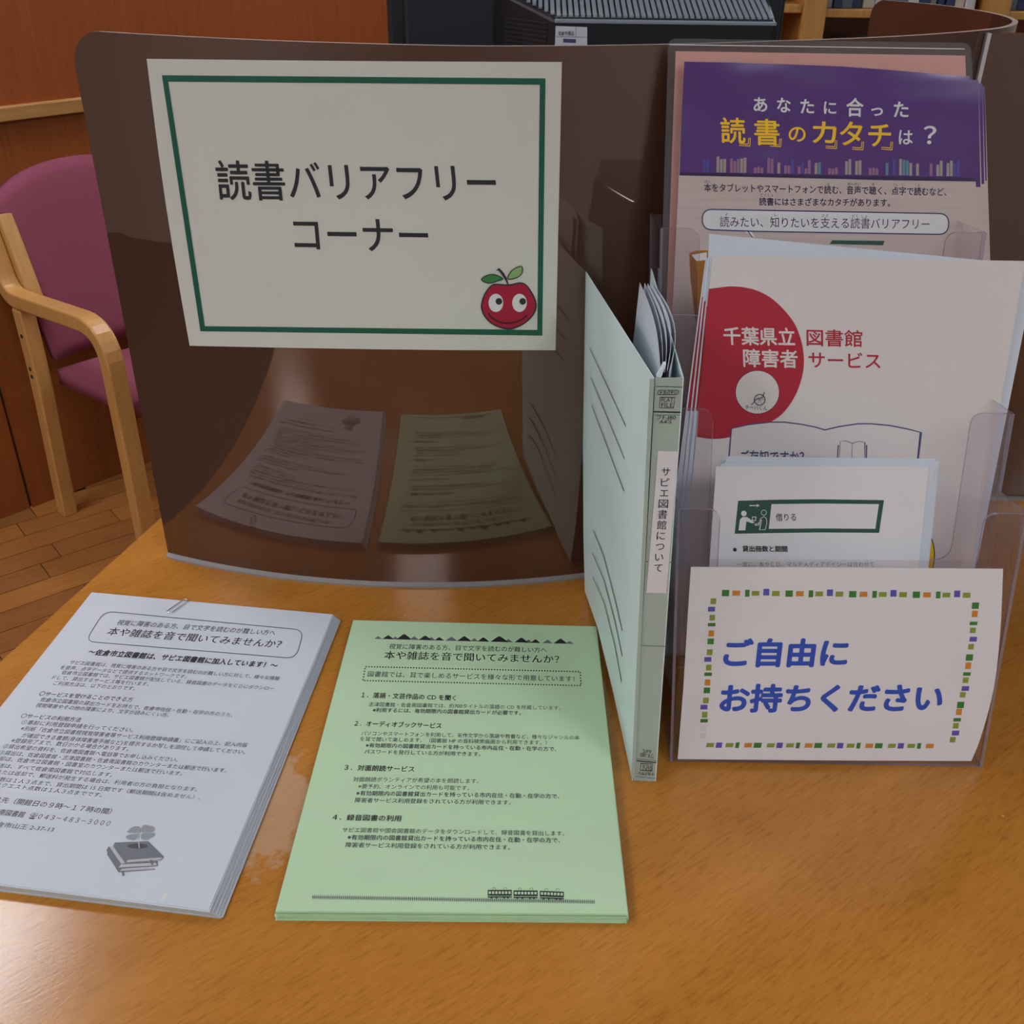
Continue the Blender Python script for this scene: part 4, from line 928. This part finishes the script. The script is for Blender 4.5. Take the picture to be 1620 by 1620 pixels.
for (x, y), k in zip([(1128.7, 951), (1125.8, 963.5), (1127, 977), (1126, 988), (1125.5, 1002), (1124.5, 1014.5), (1123, 1031.5), (1120, 1043), (1121.5, 1056), (1120.5, 1066.5), (1119.5, 1079.5), (1118.5, 1092), (1117, 1108), (1113.8, 1118.5), (1115, 1130.5), (1114, 1140)], range(16)):
    w_, h_, mt = [(9, 9, 'olive'), (11, 7.5, 'sq_violet'), (8.5, 9, 'olive'), (12, 5.5, 'sq_green'), (8.5, 9.5, 'orange'), (10, 9, 'sq_green')][k % 6]; sq(x, y, w_, h_, mt)
for y, mt in ((1153, 'pale1'), (1165, 'pale2')): pass
ik.poly([(1108, 1148), (1117, 1148), (1117, 1157), (1107, 1157)], 'paper_pale', .0002, 'faded_square'); ik.poly([(1107, 1160), (1117, 1160), (1116, 1168), (1106, 1168)], 'ghost', .0002, 'faded_square')
for k, (x, y) in enumerate([(1543.5, 958), (1542.5, 971), (1540.5, 986), (1539.5, 997), (1540, 1011), (1536.5, 1023), (1534, 1040), (1532, 1053), (1530, 1066), (1528, 1076), (1527.5, 1089), (1523.5, 1099), (1520, 1115), (1517.5, 1126), (1514.5, 1138.5), (1512.5, 1148), (1512, 1159.5), (1507.5, 1170)]):
    w_, h_, mt = [(11, 10, 'sq_green'), (9, 10, 'orange'), (12, 5.5, 'sq_green'), (9, 8.5, 'olive'), (11.5, 7.5, 'sq_violet'), (9, 8.5, 'olive')][k % 6]; sq(x, y, w_, h_, mt, -1)
bw = [(1126, 7, 6, 'olive'), (1138, 9, 9, 'sq_violet'), (1155, 12, 6, 'olive'), (1167, 6, 9, 'sq_green'), (1184, 12, 6.5, 'orange'), (1200, 11, 8, 'sq_green'), (1220, 12, 6, 'olive')]
for i in range(23):
    k = i % 6; base = [(1220, 12, 6.5, 'olive'), (1234, 9.5, 8.5, 'sq_violet'), (1250.5, 12, 6.5, 'olive'), (1263, 6, 9, 'sq_green'), (1280, 12, 7, 'orange'), (1295, 12, 8, 'sq_green')]
    x, w_, h_, mt = base[k]; x += (i//6-1)*95.8; y = 1178.5+(x-1125)*.004
    if x < 1121: continue
    sq(x, y, w_, h_, mt, -1.5)
ik.done()

# ================================================================== MONITOR BEHIND THE SCREEN
def atY(u, v, y): return Plane((0, y, 0), (1, 0, 0), (0, 0, 1)).at([(u, v)])[0]
mo = empty('monitor', (.2, .82, 0), 'black desktop monitor seen from behind, above the curved brown screen', 'monitor')
MB().box(-.008, .418, .80, .835, .12, .50).build('display_case', M['black'], mo, bevel=.006)
MB().box(.012, .412, .790, .7995, .14, .49).build('rear_cover', M['blueblack'], mo, bevel=.004)
mb = MB()
hp = [(.170, .700), (.388, .700), (.394, .7895), (.106, .7895)]   # plan of the housing, its left side running back at a slant
V = [(x, y, .16) for x, y in hp]+[(x, y, .4395+(y-.70)*.25) for x, y in hp]
mb.add(V, [(3, 2, 1, 0), (4, 5, 6, 7), (0, 1, 5, 4), (1, 2, 6, 5), (2, 3, 7, 6), (3, 0, 4, 7)]); mb.build('rear_housing', M['black'], mo, bevel=.003)
tp = []
mb = MB()
for k in range(46):
    x = .112+k*.0060
    y0 = .7895-(x-.106)/.064*.0895+.006 if x < .172 else .706
    if x > .384: break
    p0 = np.array([x, y0, .4402+(y0-.70)*.25]); p1 = np.array([x+.0, .787, .4402+(.787-.70)*.25])
    mb.add([p0, p0+(.0038, 0, 0), p1+(.0038, 0, 0), p1, p0+(0, 0, .0018), p0+(.0038, 0, .0018), p1+(.0038, 0, .0018), p1+(0, 0, .0018)], [(0, 3, 2, 1), (4, 5, 6, 7), (0, 1, 5, 4), (1, 2, 6, 5), (2, 3, 7, 6), (3, 0, 4, 7)])
o = mb.build('vent_ribs', M['vent'], mo); o['kind'] = 'stuff'
mb = MB()
mb.add([(.173, .7030, .4404), (.385, .7030, .4404), (.390, .7875, .4615), (.110, .7875, .4615)], [(0, 1, 2, 3)]); mb.build('vent_bed', M['blueblack'], mo)
MB().box(.170, .388, .6985, .7035, .4365, .4402).build('housing_rim', M['vent'], mo, bevel=.001)
mb = MB()
for k in range(8):
    z = .405+k*.0042
    f_ = lambda x, y, zz: (.170-(.064)*x+.0-.0*y, .700+.0895*x-.0012*(1-y), zz)
    mb.box(.12, .8, 0, 1, z, z+.0018, fr=f_)
o = mb.build('vent_slots', M['blueblack'], mo); o['kind'] = 'stuff'
MB().box(.17, .25, .74, .80, .02, .16).build('stand_neck', M['black'], mo, bevel=.004)
MB().box(.08, .34, .70, .90, 0, .02).build('stand_base', M['black'], mo, bevel=.005)
Yl = Plane((0, .6998, 0), (1, 0, 0), (0, 0, 1))
ls = sheet_mesh(Yl.shifted(.0004), [(879, 41), (929, 43), (929, 74), (878, 72)], 'paper', 'asset_label', mo, .0003)
ls['label'] = 'white asset sticker with small lettering'
ik = Ink(Yl.shifted(.0004), ls); ik.text('佐倉市備品', (883, 56), (908, 56.5), 7, 'ink', .0003, bold=.01); ik.text('日本', (914, 56), (926, 56.5), 7, 'ink', .0003, bold=.01) if False else None
ik.strip([(911, 42.5), (911, 58)], .7, 'ink2', .0003); ik.strip([(880, 58), (929, 59)], .7, 'ink2', .0003); ik.poly([(891, 61), (911, 62), (911, 68), (891, 67)], 'navy', .0003)
for (nm, mt, *_), (V, F) in ik.d.items():
    c = mesh(nm, V, F, M[mt]); c['kind'] = 'stuff'; put(c, mo)

# ================================================================== CHAIR
def ch(s, t, h): return st(s+.087, t-.278, FLOOR+h)
chair = empty('armchair', ch(.2, .25, 0), 'bentwood armchair with plum fabric seat and back, standing by the veneer wall', 'chair')
def sweep(path, width_t, thick, name, mt, parent, t0, rad=.05, t_at=None, widths=None):
    """flat bar bent in the (s,h) plane, width along t"""
    P = [Vector(p) for p in path]; o = [P[0]]
    for i in range(1, len(P)-1):
        a, p, b = P[i-1], P[i], P[i+1]; r = rad if not isinstance(rad, (list, tuple)) else rad[i-1]
        A = p+(a-p).normalized()*min(r, (a-p).length*.49); B = p+(b-p).normalized()*min(r, (b-p).length*.49)
        for k in range(9): t = k/8; o.append(A*(1-t)**2+p*2*t*(1-t)+B*t*t)
    o.append(P[-1]); mb = MB(); V = []; n = len(o)
    for i, p in enumerate(o):
        d = (o[min(i+1, n-1)]-o[max(i-1, 0)]).normalized(); q = Vector((-d.y, d.x))
        th = thick if widths is None else widths[0]+(widths[1]-widths[0])*i/(n-1)
        a = p+q*th/2; b = p-q*th/2
        for c, t in ((a, t0-width_t/2), (b, t0-width_t/2), (b, t0+width_t/2), (a, t0+width_t/2)): V.append(ch(c.x, t, c.y))
    F = []
    for i in range(n-1):
        for k in range(4): F.append((i*4+k, i*4+(k+1) % 4, i*4+4+(k+1) % 4, i*4+4+k))
    F += [(0, 1, 2, 3), ((n-1)*4+3, (n-1)*4+2, (n-1)*4+1, (n-1)*4)]
    mb.add(V, F); return mb.build(name, mt, parent, bevel=.006, seg=3)
for side, t0 in ((0, 0.0), (1, .56)):
    # arm rail: from the front foot up, bent into the armrest and up again beside the back
    af_ = sweep([(.49, 0), (.495, .705), (.0, .675), (-.06, .88)], .048, .042, 'arm_frame', M['beech'], chair, t0, [.11, .06])
    rl_ = sweep([(.022, 0), (.06, .45), (.052, .655)], .044, .046, 'rear_leg', M['beech'], chair, t0, .1)
    tt_ = .045 if side == 0 else .515
    sweep([(.04, .63), (.02, .70), (-.045, .88)], .040, .046, 'back_stile', M['beech'], chair, tt_, .1)
    for s_, h_ in ((.056, .58), (.059, .485), (.058, .462), (.493, .43)):
        tq = t0-.0225 if side == 0 else t0+.0225
        mb = MB(); c_ = Vector(ch(s_, tq, h_)); dv = Vector((*(TD*(1 if side else -1)), 0)); 
        mb.tube([tuple(c_-dv*.004), tuple(c_+dv*.0008)], .0062, 10); mb.build('screw', M['hole'], af_ if s_ > .4 else rl_)
# seat cushion
def cushion(fr, nu, nv, w0, w1, name, rootpar, thick=.06):
    V = []; F = []
    for side in (1, -1):
        for j in range(nv+1):
            for i in range(nu+1):
                u = i/nu; v = j/nv; e = (1-(2*u-1)**6)*(1-(2*v-1)**6); e = max(0, e)**.5; V.append(fr(u, v, side*thick/2*(.6+.4*e)))
    n = (nu+1)*(nv+1); W = nu+1
    for j in range(nv):
        for i in range(nu):
            a = j*W+i; F += [(a, a+1, a+W+1, a+W), (n+a, n+a+W, n+a+W+1, n+a+1)]
    ring = list(range(W))+[j*W+nu for j in range(1, nv+1)]+[nv*W+i for i in range(nu-1, -1, -1)]+[j*W for j in range(nv-1, 0, -1)]
    F += [(ring[k], ring[(k+1) % len(ring)], n+ring[(k+1) % len(ring)], n+ring[k]) for k in range(len(ring))]
    o = mesh(name, V, F, M['fabric'], rootpar, smooth=True); fix_normals(o); return o
cushion(lambda u, v, d: ch(.07+v*.41, .045+u*.47, .445+.02*v+d), 14, 12, 0, 0, 'seat', chair, .075)
def backf(u, v, d):
    uu = 2*u-1; h = .50+v*(.49-.07*abs(uu)**2.2); wd = .24+.02*v; s_ = .035-.13*v+.045*uu*uu+d
    return ch(s_, .28+uu*wd*(1-.10*max(0, v-.6)), h)
cushion(backf, 18, 16, 0, 0, 'backrest', chair, .05)
MB().box(.13, .38, .10, .46, .388, .408, fr=ch).build('seat_frame', M['beech'], chair, bevel=.004)

# ================================================================== BOOKCASE FAR BEHIND
BY = 3.35
def bx(u): return atY(u, 10, BY)[0]
def bzv(v): return atY(1400, v, BY)[2]
zb = bzv(16); zt = zb+.34
bc = empty('bookcase', (bx(1400), BY+.15, FLOOR), 'open orange wood bookcase far behind the brown screens', 'bookcase')
def bb(name, x0, x1, y0, y1, z0, z1, mt='shelfwood'): return MB().box(x0, x1, y0, y1, z0, z1).build(name, M[mt], bc, bevel=.003)
xs = [bx(1090), bx(1291), bx(1582), bx(1790)]
for x in xs: bb('upright', x-.038, x+.038, BY, BY+.32, FLOOR, zt+.45)
bb('back_board', xs[0], xs[-1], BY+.325, BY+.335, FLOOR, zt+.45, 'wall_wood')
for i in range(3):
    for z in (zb-.68, zb-.34, zb, zt): bb('shelf', xs[i]+.0385, xs[i+1]-.0385, BY+.02, BY+.32, z-.026+(.012 if i == 0 else 0), z+(.012 if i == 0 else 0))
bm_ = [mat('book_%s' % n_, c_, .5) for n_, c_ in [('slate', (.10, .12, .17)), ('white', (.55, .56, .60)), ('peach', (.52, .30, .24)), ('navy', (.02, .035, .10)), ('grey', (.27, .27, .29)), ('blue', (.10, .16, .30)), ('cream', (.50, .44, .36)), ('brown', (.16, .08, .05))]]
names_ = ['slate', 'white', 'peach', 'navy', 'grey', 'blue', 'cream', 'brown']
def book(x, w_, z, h, k, dy=0, label=None, group='books on the far bookcase'):
    e = tag(MB().box(x, x+w_, BY+.05+dy, BY+.22+dy, z+.0005, z+h).build('book', bm_[k], None, bevel=.002), '%s book standing on the far bookcase shelf' % names_[k], 'book', '%s books on the far bookcase' % names_[k]); return e
random.seed(21)
for i in (1, 2):
    x = xs[i]+.045
    while x < xs[i+1]-.08:
        w_ = random.uniform(.022, .045); book(x, w_, zb, random.uniform(.2, .29), random.choice([0, 1, 2, 3, 4, 5, 6, 1, 3, 4]), random.uniform(0, .03)); x += w_+.002
x = xs[1]+.045
while x < xs[2]-.08:
    w_ = random.uniform(.02, .035); book(x, w_, zb-.34, random.uniform(.20, .25), random.choice([1, 4, 4, 1, 7, 0]), random.uniform(0, .02)); x += w_+.002
bpy.context.view_layer.update()
